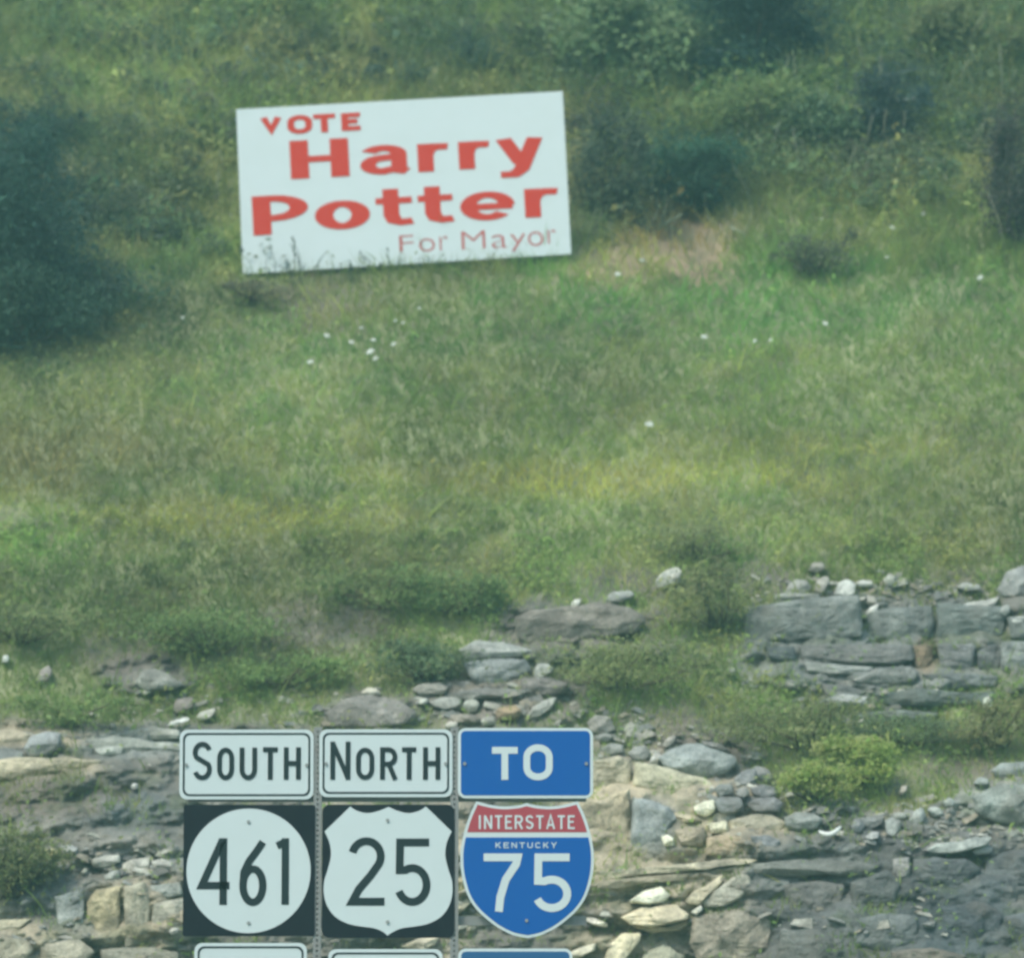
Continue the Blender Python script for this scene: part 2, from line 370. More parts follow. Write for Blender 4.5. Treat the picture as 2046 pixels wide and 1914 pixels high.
for i, (pl, cl, pr) in enumerate(blocks): rock_mesh('rock_block', pl, cl, ns(), proud=pr * .75, bulge=0.07, thick=0.5, flat=1.0, parent=led, top=.35)

# -- tan outcrop beside the signs
tanl = thing('rock_outcrop', V3(1330, 1900, 31.4), 'tan and cream broken rock outcrop just right of the highway signs', 'rock outcrop')
tb = [
    ([(1120, 1530), (1190, 1518), (1240, 1510), (1262, 1522), (1262, 1566), (1190, 1590), (1120, 1596)], (0.36, 0.33, 0.23), .10, .4),
    ([(1266, 1520), (1300, 1524), (1400, 1554), (1432, 1568), (1424, 1590), (1380, 1606), (1340, 1602), (1290, 1580), (1266, 1566)], (0.35, 0.335, 0.23), .12, .5),
    ([(1120, 1600), (1190, 1594), (1258, 1574), (1264, 1610), (1262, 1690), (1250, 1728), (1190, 1732), (1120, 1736)], (0.31, 0.27, 0.18), .04, .3),
    ([(1266, 1590), (1290, 1598), (1340, 1612), (1356, 1636), (1330, 1660), (1318, 1710), (1296, 1726), (1262, 1718)], (0.23, 0.25, 0.23), .06, .3),
    ([(1385, 1612), (1405, 1600), (1428, 1598), (1430, 1620), (1410, 1632), (1388, 1626)], C_CREAM, .14, .8),
    ([(1346, 1622), (1385, 1628), (1404, 1640), (1380, 1646), (1350, 1640)], (0.42, 0.37, 0.25), .10, .8),
    ([(1320, 1672), (1332, 1666), (1344, 1674), (1348, 1690), (1328, 1690)], (0.66, 0.62, 0.46), .12, .8),
    ([(1346, 1660), (1366, 1650), (1408, 1652), (1410, 1676), (1404, 1692), (1360, 1690)], (0.30, 0.26, 0.18), .13, .5),
    ([(1410, 1646), (1454, 1638), (1456, 1662), (1420, 1668)], (0.64, 0.60, 0.42), .12, .7),
    ([(1456, 1640), (1500, 1628), (1540, 1626), (1572, 1642), (1560, 1668), (1500, 1664), (1458, 1662)], (0.44, 0.41, 0.29), .12, .6),
    ([(1410, 1672), (1456, 1668), (1496, 1674), (1500, 1692), (1470, 1710), (1412, 1710)], (0.35, 0.29, 0.19), .07, .5),
    ([(1500, 1670), (1535, 1668), (1560, 1680), (1550, 1706), (1500, 1708)], (0.17, 0.18, 0.17), .05, .5),
    ([(1190, 1742), (1280, 1736), (1400, 1722), (1480, 1714), (1520, 1716), (1500, 1726), (1400, 1736), (1280, 1750), (1200, 1756)], (0.40, 0.37, 0.26), .14, .9),
    ([(1180, 1762), (1270, 1754), (1350, 1744), (1390, 1742), (1370, 1758), (1290, 1764), (1230, 1776), (1180, 1780)], (0.29, 0.26, 0.18), .08, .6),
    ([(1256, 1800), (1285, 1780), (1320, 1770), (1342, 1788), (1330, 1800), (1290, 1806), (1258, 1804)], C_CREAM, .16, .9),
    ([(1241, 1832), (1280, 1812), (1350, 1806), (1378, 1826), (1376, 1836), (1330, 1848), (1300, 1850), (1262, 1846)], (0.55, 0.49, 0.33), .14, .9),
    ([(1262, 1850), (1330, 1852), (1372, 1838), (1382, 1842), (1360, 1858), (1300, 1864)], (0.42, 0.36, 0.24), .10, .6),
    ([(1368, 1800), (1390, 1776), (1440, 1748), (1452, 1752), (1420, 1782), (1396, 1806), (1372, 1806)], (0.43, 0.39, 0.27), .15, .9),
    ([(1380, 1822), (1400, 1806), (1404, 1816), (1392, 1828)], (0.66, 0.62, 0.5), .14, .8),
    ([(1400, 1800), (1424, 1778), (1470, 1750), (1500, 1742), (1504, 1766), (1480, 1796), (1450, 1812), (1406, 1812)], (0.32, 0.31, 0.24), .10, .5),
    ([(1166, 1832), (1186, 1832), (1214, 1844), (1214, 1852), (1190, 1848), (1168, 1838)], (0.58, 0.55, 0.44), .16, .7),
    ([(1203, 1930), (1216, 1886), (1240, 1866), (1282, 1862), (1278, 1882), (1250, 1910), (1240, 1945), (1205, 1950)], (0.52, 0.48, 0.32), .15, .6),
    ([(1110, 1916), (1150, 1896), (1192, 1882), (1188, 1898), (1150, 1918), (1112, 1924)], (0.5, 0.47, 0.34), .13, .7),
    ([(1290, 1900), (1330, 1886), (1370, 1910), (1366, 1960), (1300, 1966), (1262, 1930)], (0.33, 0.33, 0.24), .12, .6),
    ([(1390, 1830), (1470, 1816), (1540, 1836), (1540, 1900), (1480, 1940), (1400, 1930), (1380, 1880)], (0.27, 0.245, 0.185), .03, .4),
    ([(880, 1822), (905, 1806), (936, 1792), (944, 1800), (925, 1818), (905, 1830)], (0.62, 0.57, 0.40), .12, .8),
    ([(800, 1890), (850, 1868), (880, 1868), (870, 1886), (840, 1900)], (0.55, 0.5, 0.36), .10, .8),
]
tb = [(p_, tuple(min(.8, v * 1.28) for v in c_), a_, b_) for p_, c_, a_, b_ in tb]
for (pl, cl, pr, tp) in tb: rock_mesh('rock_block', pl, cl, ns(), proud=(pr * .6 if cl[0] > .6 else pr * .35 - .02), bulge=0.07, thick=0.45, flat=.7, parent=tanl, top=tp)

# -- grey wall lower right
gw = thing('rock_wall', V3(1800, 1990, 31.0), 'dark grey crumbling rock face filling the lower right corner', 'rock wall')
gb = [
    ([(1500, 1724), (1600, 1716), (1700, 1720), (1760, 1728), (1740, 1752), (1640, 1746), (1560, 1752), (1500, 1744)], (0.25, 0.26, 0.22), .16, .5),
    ([(1560, 1764), (1640, 1756), (1690, 1762), (1690, 1820), (1640, 1850), (1580, 1830)], (0.22, 0.225, 0.20), .05, .4),
    ([(1700, 1760), (1776, 1740), (1800, 1760), (1790, 1810), (1740, 1830), (1700, 1816)], (0.185, 0.20, 0.18), .06, .4),
    ([(1782, 1716), (1816, 1712), (1822, 1740), (1812, 1762), (1786, 1760)], (0.33, 0.33, 0.29), .09, .4),
    ([(1824, 1716), (1930, 1712), (1960, 1740), (1900, 1790), (1836, 1800), (1820, 1760)], (0.175, 0.195, 0.185), .05, .4),
    ([(1966, 1716), (2040, 1700), (2110, 1720), (2110, 1800), (2010, 1810), (1960, 1770)], (0.18, 0.20, 0.19), .08, .4),
    ([(1842, 1846), (1858, 1840), (1872, 1840), (1868, 1852), (1850, 1856)], (0.38, 0.39, 0.34), .10, .7),
    ([(1700, 1840), (1770, 1822), (1834, 1830), (1840, 1880), (1780, 1910), (1710, 1890)], (0.21, 0.23, 0.21), .08, .4),
    ([(1880, 1810), (1950, 1800), (2000, 1820), (2000, 1880), (1940, 1900), (1884, 1870)], (0.15, 0.175, 0.175), .04, .4),
    ([(1560, 1860), (1630, 1856), (1690, 1880), (1690, 1940), (1600, 1960), (1550, 1920)], (0.21, 0.22, 0.19), .06, .4),
    ([(1780, 1900), (1860, 1890), (1930, 1910), (1930, 1960), (1800, 1966)], (0.25, 0.23, 0.18), .06, .5),
    ([(2010, 1830), (2080, 1816), (2120, 1860), (2100, 1930), (2010, 1930)], (0.18, 0.20, 0.19), .06, .4),
]
gb = [(p_, tuple(v * .74 for v in c_), a_, b_) for p_, c_, a_, b_ in gb]
for (pl, cl, pr, tp) in gb: rock_mesh('rock_block', pl, cl, ns(), proud=pr * .4 - .03, bulge=0.09, thick=0.45, flat=.6, parent=gw, top=tp)

# -- left ledge
ll = thing('rock_ledge', V3(180, 1900, 31.6), 'low weathered rock ledge of tan and grey layers left of the SOUTH sign', 'rock ledge')
lb = [
    ([(-60, 1528), (0, 1516), (60, 1512), (130, 1512), (205, 1520), (200, 1530), (130, 1538), (60, 1556), (-60, 1560)], (0.42, 0.38, 0.26), .12, .9),
    ([(186, 1496), (215, 1490), (250, 1492), (244, 1506), (200, 1512)], (0.38, 0.40, 0.34), .14, .8),
    ([(245, 1462), (300, 1452), (360, 1456), (362, 1474), (320, 1478), (260, 1474)], (0.33, 0.34, 0.28), .10, .8),
    ([(170, 1478), (230, 1470), (300, 1480), (365, 1484), (420, 1500), (360, 1506), (290, 1500), (230, 1516), (180, 1510)], (0.28, 0.295, 0.25), .12, .6),
    ([(-40, 1462), (20, 1456), (60, 1466), (58, 1490), (0, 1494), (-40, 1492)], (0.38, 0.34, 0.24), .10, .8),
    ([(120, 1690), (140, 1686), (156, 1694), (150, 1706), (126, 1704)], (0.35, 0.36, 0.32), .10, .7),
    ([(180, 1716), (205, 1708), (240, 1706), (240, 1720), (210, 1736), (184, 1730)], (0.42, 0.43, 0.36), .14, .9),
    ([(243, 1726), (262, 1716), (300, 1712), (300, 1736), (270, 1750), (245, 1744)], (0.40, 0.40, 0.33), .13, .8),
    ([(302, 1722), (325, 1714), (348, 1722), (346, 1738), (312, 1740)], (0.44, 0.44, 0.37), .13, .9),
    ([(207, 1750), (225, 1738), (240, 1740), (238, 1758), (215, 1764)], (0.36, 0.38, 0.33), .15, .6),
    ([(160, 1744), (170, 1732), (180, 1734), (174, 1744), (162, 1750)], (0.50, 0.50, 0.40), .12, .7),
    ([(83, 1700), (100, 1694), (116, 1698), (114, 1710), (92, 1712)], (0.46, 0.42, 0.22), .10, .8),
    ([(171, 1800), (200, 1772), (238, 1768), (240, 1830), (236, 1880), (176, 1884)], (0.35, 0.31, 0.19), .10, .3),
    ([(246, 1772), (290, 1760), (300, 1800), (300, 1880), (250, 1900)], (0.345, 0.33, 0.24), .08, .3),
    ([(300, 1768), (362, 1762), (366, 1786), (330, 1796), (300, 1788)], (0.34, 0.36, 0.31), .12, .7),
    ([(304, 1800), (372, 1796), (380, 1860), (340, 1880), (304, 1870)], (0.36, 0.35, 0.27), .05, .3),
    ([(108, 1790), (166, 1776), (168, 1840), (166, 1880), (120, 1870)], (0.26, 0.28, 0.25), .05, .3),
    ([(-50, 1846), (0, 1836), (64, 1834), (44, 1850), (30, 1866), (-50, 1872)], (0.42, 0.39, 0.27), .12, .8),
    ([(-30, 1880), (60, 1874), (70, 1900), (20, 1950), (-30, 1950)], (0.33, 0.31, 0.22), .08, .5),
    ([(80, 1886), (160, 1878), (190, 1900), (150, 1940), (84, 1940)], (0.36, 0.34, 0.25), .10, .7),
    ([(200, 1896), (280, 1890), (360, 1900), (350, 1950), (210, 1950)], (0.30, 0.29, 0.22), .10, .5),
]
lb = [(p_, tuple(min(.8, v * 1.15) for v in c_), a_, b_) for p_, c_, a_, b_ in lb]
for (pl, cl, pr, tp) in lb: rock_mesh('rock_block', pl, cl, ns(), proud=pr * .42 - .015, bulge=0.06, thick=0.4, flat=.7, parent=ll, top=tp)

# -- centre bank above the NORTH and TO signs
cb = thing('rock_bank', V3(1080, 1440, 33.0), 'brown grey rock bank with a long dark crack above the TO sign', 'rock bank')
cbl = [
    ([(1030, 1232), (1060, 1218), (1130, 1210), (1200, 1206), (1262, 1214), (1290, 1240), (1272, 1266), (1190, 1274), (1120, 1286), (1060, 1288), (1030, 1274)], (0.235, 0.22, 0.18), .17, .5),
    ([(915, 1300), (948, 1280), (1005, 1282), (1066, 1302), (1040, 1314), (985, 1312), (930, 1322)], GREYL, .12, .9),
    ([(925, 1326), (985, 1316), (1050, 1318), (1064, 1340), (1010, 1368), (960, 1372), (935, 1350)], (0.27, 0.29, 0.265), .14, .7),
    ([(1040, 1358), (1090, 1352), (1138, 1364), (1130, 1386), (1080, 1392), (1042, 1384)], (0.21, 0.20, 0.175), .10, .5),
    ([(900, 1384), (960, 1374), (1035, 1376), (1034, 1392), (960, 1396), (905, 1396)], (0.22, 0.22, 0.19), .08, .6),
    ([(1052, 1430), (1066, 1410), (1100, 1394), (1114, 1392), (1104, 1414), (1080, 1432), (1056, 1438)], (0.38, 0.39, 0.33), .12, .8),
    ([(989, 1426), (996, 1412), (1030, 1408), (1044, 1420), (1036, 1436), (1000, 1440)], (0.38, 0.29, 0.17), .12, .7),
    ([(900, 1428), (940, 1426), (960, 1434), (955, 1446), (905, 1446)], (0.27, 0.25, 0.2), .08, .7),
]
for (pl, cl, pr, tp) in cbl: rock_mesh('rock_block', pl, cl, ns(), proud=pr, bulge=0.08, thick=0.45, flat=.7, parent=cb, top=tp)

# -- loose stones, each a thing: polygon, colour, proud, top slant, name, label
stones = [
    ([(1308, 1160), (1320, 1143), (1352, 1133), (1364, 1140), (1358, 1165), (1330, 1172), (1312, 1178)], PALE, .16, .8, 'boulder', 'pale angular boulder perched alone on the bank above the cracked rock slab'),
    ([(1137, 1208), (1150, 1196), (1161, 1197), (1156, 1210), (1142, 1213)], PALE, .16, .9, 'stone', 'small pale stone on the left half of the brown grey bank rim'),
    ([(1205, 1200), (1220, 1182), (1262, 1180), (1268, 1190), (1240, 1203)], GREYL, .16, .9, 'stone', 'flat light grey stone on the right end of the bank rim'),
    ([(1066, 1340), (1076, 1326), (1098, 1328), (1106, 1340), (1092, 1352), (1080, 1362), (1068, 1356)], (0.46, 0.48, 0.41), .15, .7, 'stone', 'light upright stone at the right of the grey outcrop above the TO sign'),
    ([(823, 1376), (840, 1366), (880, 1364), (897, 1374), (885, 1388), (840, 1389)], (0.32, 0.31, 0.26), .14, .9, 'stone', 'flat grey slab tucked under green weeds above the NORTH sign'),
    ([(834, 1402), (842, 1396), (856, 1396), (853, 1405), (840, 1407)], PALE, .14, .8, 'stone', 'tiny pale stone at the left tip of the long slab above the NORTH sign'),
    ([(858, 1402), (880, 1393), (925, 1392), (918, 1412), (890, 1418), (866, 1410)], (0.34, 0.35, 0.30), .14, .8, 'stone', 'long light slab directly left of the round stone above the NORTH sign'),
    ([(925, 1412), (930, 1398), (946, 1395), (960, 1404), (954, 1420), (936, 1425)], (0.42, 0.44, 0.36), .17, .6, 'boulder', 'small rounded pale boulder above the gap between NORTH and TO signs'),
    ([(960, 1440), (970, 1430), (988, 1430), (992, 1446), (968, 1450)], (0.52, 0.53, 0.45), .12, .8, 'stone', 'pale stone just above the left part of the TO sign'),
    ([(887, 1448), (900, 1440), (915, 1444), (914, 1452), (892, 1454)], (0.6, 0.58, 0.48), .10, .8, 'stone', 'flat whitish stone touching the top right corner of the NORTH sign'),
    ([(650, 1424), (688, 1396), (740, 1388), (800, 1400), (832, 1422), (825, 1446), (740, 1456), (660, 1454)], (0.25, 0.24, 0.205), .16, .9, 'boulder', 'broad low boulder with a tan top above the NORTH sign'),
    ([(720, 1384), (736, 1372), (754, 1376), (763, 1388), (744, 1391)], (0.58, 0.56, 0.44), .22, .9, 'stone', 'cream stone lying on top of the broad low boulder'),
    ([(1172, 1444), (1190, 1428), (1216, 1432), (1230, 1458), (1206, 1468), (1180, 1462)], (0.33, 0.32, 0.27), .14, .7, 'stone', 'tan grey slab standing just right above the TO sign corner'),
    ([(1186, 1470), (1210, 1464), (1228, 1472), (1214, 1482), (1190, 1480)], (0.36, 0.37, 0.32), .12, .8, 'stone', 'light flat stone at the top right corner of the TO sign'),
    ([(1196, 1496), (1220, 1484), (1246, 1488), (1246, 1504), (1210, 1508)], (0.28, 0.29, 0.25), .14, .7, 'stone', 'grey stone on the upper rim of the tan rock face near the TO sign'),
    ([(1253, 1504), (1270, 1490), (1290, 1490), (1302, 1504), (1290, 1520), (1262, 1516)], (0.32, 0.33, 0.29), .17, .7, 'stone', 'grey stone left of the largest grey boulder'),
    ([(1296, 1526), (1304, 1508), (1318, 1500), (1322, 1514), (1312, 1530)], (0.38, 0.38, 0.33), .17, .6, 'stone', 'narrow upright stone leaning on the left end of the largest grey boulder'),
    ([(1314, 1514), (1332, 1500), (1372, 1486), (1400, 1486), (1440, 1500), (1472, 1510), (1474, 1530), (1450, 1548), (1410, 1556), (1365, 1549), (1330, 1536)], (0.30, 0.33, 0.30), .26, 1.1, 'boulder', 'largest grey boulder with a pointed light top above the tan rock face'),
    ([(1322, 1488), (1336, 1472), (1352, 1470), (1346, 1484), (1330, 1494)], (0.38, 0.36, 0.3), .16, .7, 'stone', 'slanted stone resting behind the left shoulder of the largest grey boulder'),
    ([(1400, 1478), (1440, 1484), (1462, 1500), (1440, 1498), (1404, 1486)], (0.30, 0.29, 0.26), .2, .7, 'stone', 'thin slab wedged behind the largest grey boulder'),
    ([(1428, 1604), (1440, 1592), (1478, 1592), (1486, 1610), (1470, 1626), (1436, 1624)], (0.27, 0.29, 0.275), .18, 1.0, 'boulder', 'blocky dark grey boulder with a light top beside the cream rock'),
    ([(1425, 1578), (1436, 1566), (1462, 1568), (1466, 1586), (1440, 1592)], (0.30, 0.32, 0.29), .18, .7, 'stone', 'grey stone stacked above the blocky dark boulder'),
    ([(1466, 1556), (1486, 1538), (1508, 1534), (1514, 1556), (1490, 1568), (1470, 1568)], (0.26, 0.27, 0.255), .18, .8, 'stone', 'left stone of the dark rubble heap beside the lime green bush'),
    ([(1496, 1540), (1512, 1530), (1538, 1536), (1546, 1554), (1524, 1564), (1500, 1558)], (0.33, 0.34, 0.31), .18, .8, 'stone', 'top stone of the dark rubble heap beside the lime green bush'),
    ([(1500, 1574), (1524, 1566), (1550, 1572), (1552, 1590), (1520, 1594), (1502, 1588)], (0.22, 0.225, 0.215), .18, .8, 'stone', 'middle stone of the dark rubble heap beside the lime green bush'),
    ([(1490, 1606), (1514, 1594), (1546, 1592), (1566, 1604), (1558, 1622), (1510, 1624)], (0.24, 0.245, 0.23), .2, .8, 'stone', 'lowest stone of the dark rubble heap beside the lime green bush'),
    ([(1470, 1578), (1490, 1570), (1498, 1584), (1486, 1594), (1470, 1590)], (0.34, 0.35, 0.32), .18, .7, 'stone', 'small light stone inside the dark rubble heap'),
    ([(1567, 1634), (1590, 1622), (1625, 1624), (1646, 1636), (1630, 1656), (1590, 1660), (1570, 1650)], (0.30, 0.32, 0.28), .18, .9, 'boulder', 'grey boulder under the left part of the lime green bush'),
    ([(1700, 1650), (1708, 1636), (1722, 1636), (1728, 1650), (1716, 1664), (1702, 1660)], (0.30, 0.31, 0.29), .16, .6, 'stone', 'small grey stone right of the curved white scrap'),
    ([(1722, 1638), (1745, 1628), (1766, 1626), (1764, 1646), (1740, 1656), (1724, 1652)], (0.24, 0.255, 0.235), .14, 1.0, 'stone', 'dark grey stone with a light upper edge under the bush'),
    ([(1767, 1640), (1780, 1632), (1802, 1640), (1800, 1658), (1786, 1674), (1770, 1666)], (0.35, 0.38, 0.34), .18, .5, 'boulder', 'wedge shaped light grey boulder pointing down the rock face'),
    ([(1776, 1628), (1795, 1622), (1814, 1626), (1808, 1636), (1784, 1636)], (0.42, 0.44, 0.38), .16, .8, 'stone', 'flat light stone on top of the wedge shaped boulder'),
    ([(1814, 1640), (1828, 1618), (1844, 1612), (1850, 1626), (1842, 1642), (1826, 1650)], (0.38, 0.41, 0.36), .16, .6, 'boulder', 'oval light grey boulder right of the wedge shaped boulder'),
    ([(1852, 1618), (1862, 1610), (1882, 1614), (1884, 1626), (1866, 1632)], (0.36, 0.39, 0.34), .16, .7, 'stone', 'grey stone right of the oval light grey boulder'),
    ([(1882, 1602), (1896, 1592), (1908, 1600), (1904, 1610), (1888, 1610)], (0.40, 0.43, 0.37), .16, .7, 'stone', 'light stone at the top end of the row climbing right from the bush'),
    ([(1727, 1672), (1742, 1660), (1758, 1662), (1754, 1674), (1738, 1678)], (0.34, 0.35, 0.32), .12, .7, 'stone', 'small stone below the dark grey stone on the rock face rim'),
    ([(1849, 1698), (1870, 1684), (1920, 1680), (1950, 1670), (1984, 1672), (1970, 1690), (1920, 1700), (1870, 1706)], (0.38, 0.41, 0.36), .2, 1.0, 'rock_slab', 'long light edged slab jutting over the lower right rock face'),
    ([(1940, 1700), (1960, 1690), (1984, 1692), (1980, 1704), (1950, 1708)], (0.38, 0.39, 0.35), .14, .8, 'stone', 'short slab just under the right end of the long jutting slab'),
    ([(1796, 1584), (1802, 1570), (1814, 1568), (1812, 1578), (1802, 1588)], (0.42, 0.38, 0.31), .16, .7, 'stone', 'small tilted tan stone in brown scrub right of the lime green bush'),
    ([(1944, 1564), (1956, 1552), (1972, 1554), (1978, 1566), (1960, 1568)], (0.30, 0.33, 0.29), .14, .9, 'stone', 'small dark stone on the pale slope at the right edge'),
    ([(1980, 1540), (2000, 1524), (2060, 1520), (2080, 1540), (2040, 1552), (1990, 1552)], (0.27, 0.30, 0.27), .18, .9, 'boulder', 'flat grey boulder cut by the right edge of the picture'),
    ([(1940, 1590), (1990, 1570), (2060, 1564), (2110, 1590), (2100, 1640), (2040, 1650), (1985, 1640), (1946, 1620)], (0.28, 0.31, 0.265), .10, .8, 'boulder', 'big smooth pale grey boulder at the right edge above the dark face'),
    ([(47, 1496), (60, 1470), (95, 1460), (120, 1464), (120, 1492), (90, 1508), (58, 1510)], (0.31, 0.33, 0.31), .2, .7, 'boulder', 'blocky light grey boulder on the tan layers at the left'),
    ([(-30, 1500), (20, 1494), (48, 1504), (46, 1528), (0, 1536), (-30, 1532)], (0.19, 0.20, 0.18), .16, .7, 'boulder', 'dark boulder cut by the left edge beside the light grey one'),
    ([(268, 1366), (284, 1340), (310, 1334), (336, 1344), (370, 1366), (340, 1378), (290, 1380)], (0.32, 0.33, 0.28), .2, .9, 'boulder', 'flat topped grey boulder under green weeds at the left'),
    ([(343, 1420), (352, 1396), (386, 1390), (390, 1410), (370, 1426), (350, 1428)], (0.24, 0.22, 0.185), .14, .8, 'boulder', 'brownish boulder above the white flat scrap'),
    ([(389, 1436), (402, 1422), (430, 1414), (432, 1424), (410, 1440), (394, 1442)], (0.46, 0.46, 0.38), .16, .8, 'stone', 'pale slanted slab just above the top left of the SOUTH sign'),
    ([(72, 1364), (80, 1338), (98, 1330), (106, 1344), (96, 1362)], (0.30, 0.28, 0.24), .12, .7, 'stone', 'brown upright stone among weeds near the left edge'),
    ([(4, 1322), (6, 1310), (16, 1308), (20, 1316), (14, 1324)], (0.55, 0.58, 0.52), .14, .7, 'stone', 'small white stone among weeds at the very left edge'),
    ([(216, 1452), (220, 1444), (230, 1444), (231, 1452), (222, 1456)], (0.42, 0.42, 0.37), .12, .7, 'stone', 'small round pale stone on bare brown soil left of the SOUTH sign'),
    ([(260, 1572), (266, 1564), (276, 1566), (276, 1576), (264, 1578)], (0.5, 0.5, 0.44), .10, .7, 'stone', 'lone pale pebble on the dark recess left of the SOUTH sign'),
    ([(336, 1860), (346, 1852), (358, 1854), (356, 1864), (342, 1868)], (0.62, 0.60, 0.5), .14, .8, 'stone', 'small bright stone beside the lower left corner of the 461 sign'),
    ([(1568, 1186), (1574, 1166), (1590, 1156), (1612, 1160), (1622, 1178), (1604, 1188), (1580, 1192)], (0.46, 0.48, 0.42), .2, .9, 'boulder', 'pale jagged boulder at the left end of the stones topping the ledge'),
    ([(1623, 1180), (1630, 1160), (1646, 1150), (1658, 1154), (1652, 1174), (1640, 1190)], (0.38, 0.37, 0.31), .18, .8, 'stone', 'leaning tan stone between two pale boulders on top of the ledge'),
    ([(1668, 1186), (1676, 1164), (1694, 1158), (1710, 1166), (1708, 1188), (1690, 1192)], (0.48, 0.50, 0.44), .2, .8, 'boulder', 'rounded pale boulder on top of the ledge left of its vertical crack'),
    ([(1709, 1166), (1722, 1158), (1746, 1162), (1742, 1172), (1716, 1172)], (0.56, 0.57, 0.49), .18, .9, 'stone', 'thin bright slab right of the rounded pale boulder'),
    ([(1763, 1160), (1772, 1149), (1790, 1150), (1788, 1168), (1770, 1172)], (0.42, 0.43, 0.35), .16, .7, 'stone', 'square tan stone in grass above the middle of the ledge'),
    ([(1614, 1140), (1624, 1124), (1644, 1124), (1650, 1138), (1630, 1144)], (0.30, 0.29, 0.24), .14, .8, 'stone', 'brown stone half hidden in grass above the jagged boulder'),
    ([(1546, 1190), (1570, 1184), (1640, 1186), (1638, 1194), (1580, 1198), (1548, 1198)], (0.42, 0.44, 0.38), .2, 1.0, 'rock_slab', 'thin light slab lying along the top of the biggest ledge block'),
    ([(1722, 1236), (1735, 1216), (1758, 1204), (1752, 1220), (1738, 1238)], (0.42, 0.43, 0.37), .16, .8, 'stone', 'slanting light sliver right of the vertical crack in the ledge'),
    ([(1755, 1226), (1780, 1217), (1802, 1220), (1796, 1230), (1764, 1232)], (0.44, 0.44, 0.37), .16, .9, 'stone', 'flat light stone set in the second big ledge block'),
    ([(1913, 1172), (1926, 1163), (1956, 1168), (1962, 1178), (1930, 1180)], (0.46, 0.48, 0.42), .16, .9, 'stone', 'flat pale stone under the brown soil near the right edge'),
    ([(1913, 1214), (1930, 1204), (1976, 1196), (1998, 1192), (1990, 1206), (1950, 1220), (1922, 1222)], (0.52, 0.54, 0.47), .18, 1.0, 'rock_slab', 'bright slanted slab on the ledge top near the right edge'),
    ([(1997, 1222), (2004, 1210), (2016, 1208), (2019, 1222), (2008, 1230)], (0.52, 0.54, 0.48), .18, .7, 'stone', 'small white block just right of the bright slanted slab'),
    ([(2020, 1240), (2034, 1231), (2056, 1234), (2050, 1244), (2028, 1248)], (0.50, 0.52, 0.45), .16, .8, 'stone', 'flat pale stone at the right edge on the ledge'),
    ([(1990, 1180), (2008, 1144), (2040, 1128), (2100, 1130), (2110, 1180), (2050, 1196), (2004, 1192)], (0.30, 0.31, 0.28), .14, .7, 'boulder', 'large brown grey boulder cut by the right edge above the ledge'),
    ([(1962, 1412), (1966, 1394), (1978, 1390), (1984, 1406), (1976, 1418)], (0.48, 0.52, 0.42), .14, .7, 'stone', 'lone pale green stone on the slope under the ledge at the right'),
    ([(1450, 1346), (1456, 1334), (1468, 1334), (1470, 1346), (1458, 1350)], (0.33, 0.34, 0.27), .12, .7, 'stone', 'small stone in weeds below the left end of the ledge'),
]
for (pl, cl, pr, tp, nm, lab) in stones:
    o = rock_mesh(nm, pl, cl, ns(), proud=pr * .75, top=tp)
    tag(o, lab, {'boulder': 'boulder', 'stone': 'stone', 'rock_slab': 'rock slab'}[nm])

# -- rubble too small to tell apart, one object
def rubble():
    V, Fc, C = [], [], []; k = 0
    zones = [(1300, 1500, 240, 60, 260), (1500, 1590, 120, 50, 160), (1000, 1400, 190, 50, 160), (1760, 1180, 300, 35, 230), (1800, 1640, 260, 45, 260), (1900, 1660, 160, 40, 120),
             (1340, 1850, 200, 70, 70), (270, 1725, 130, 35, 140), (200, 1480, 220, 45, 70), (700, 1420, 200, 40, 110), (100, 1870, 150, 50, 30), (1780, 1850, 260, 90, 50), (900, 1750, 60, 170, 80), (1230, 1450, 90, 50, 130), (1700, 1400, 220, 70, 120), (320, 1400, 130, 40, 80)]
    base = np.array([(-1, -1, -.7), (1, -1, -.7), (1.1, 1, -.6), (-.9, 1, -.6), (-.7, -.6, .7), (.6, -.7, .8), (.7, .8, .6), (-.6, .7, .7)])
    quads = [(0, 3, 2, 1), (4, 5, 6, 7), (0, 1, 5, 4), (1, 2, 6, 5), (2, 3, 7, 6), (3, 0, 4, 7)]
    for (cx, cy, rx, ry, n) in zones:
        for _ in range(n):
            px, py = rnd.gauss(cx, rx * .5), rnd.gauss(cy, ry * .5)
            s = 0.011 * math.exp(rnd.gauss(0, .5))
            q = base + np.array([[rnd.uniform(-.35, .35) for _ in range(3)] for _ in range(8)])
            q = q * np.array([s * rnd.uniform(1, 2.4), s * rnd.uniform(.8, 1.4), s * rnd.uniform(.5, 1.0)])
            a = rnd.uniform(-.5, .5); ca, sa = math.cos(a), math.sin(a); z = rnd.uniform(0, 3.14)
            q = np.stack([q[:, 0] * ca - q[:, 2] * sa, q[:, 1], q[:, 0] * sa + q[:, 2] * ca], -1)
            c = W3(px, py, float(Dat([px], [py])[0]) - s * .7)
            V.append(q + c); Fc += [tuple(i + k for i in f) for f in quads]; k += 8
            g = rnd.choice([(0.26, 0.27, 0.24), (0.2, 0.2, 0.18), (0.34, 0.33, 0.27), (0.45, 0.45, 0.37), (0.3, 0.27, 0.2)]); C += [g] * 8
    o = mesh_obj('rubble', np.concatenate(V), Fc, M_ROCK, None, False, np.array(C))
    tag(o, 'loose grey and tan stone chips scattered over the rock ledges', 'rubble', kind='stuff')
rubble()

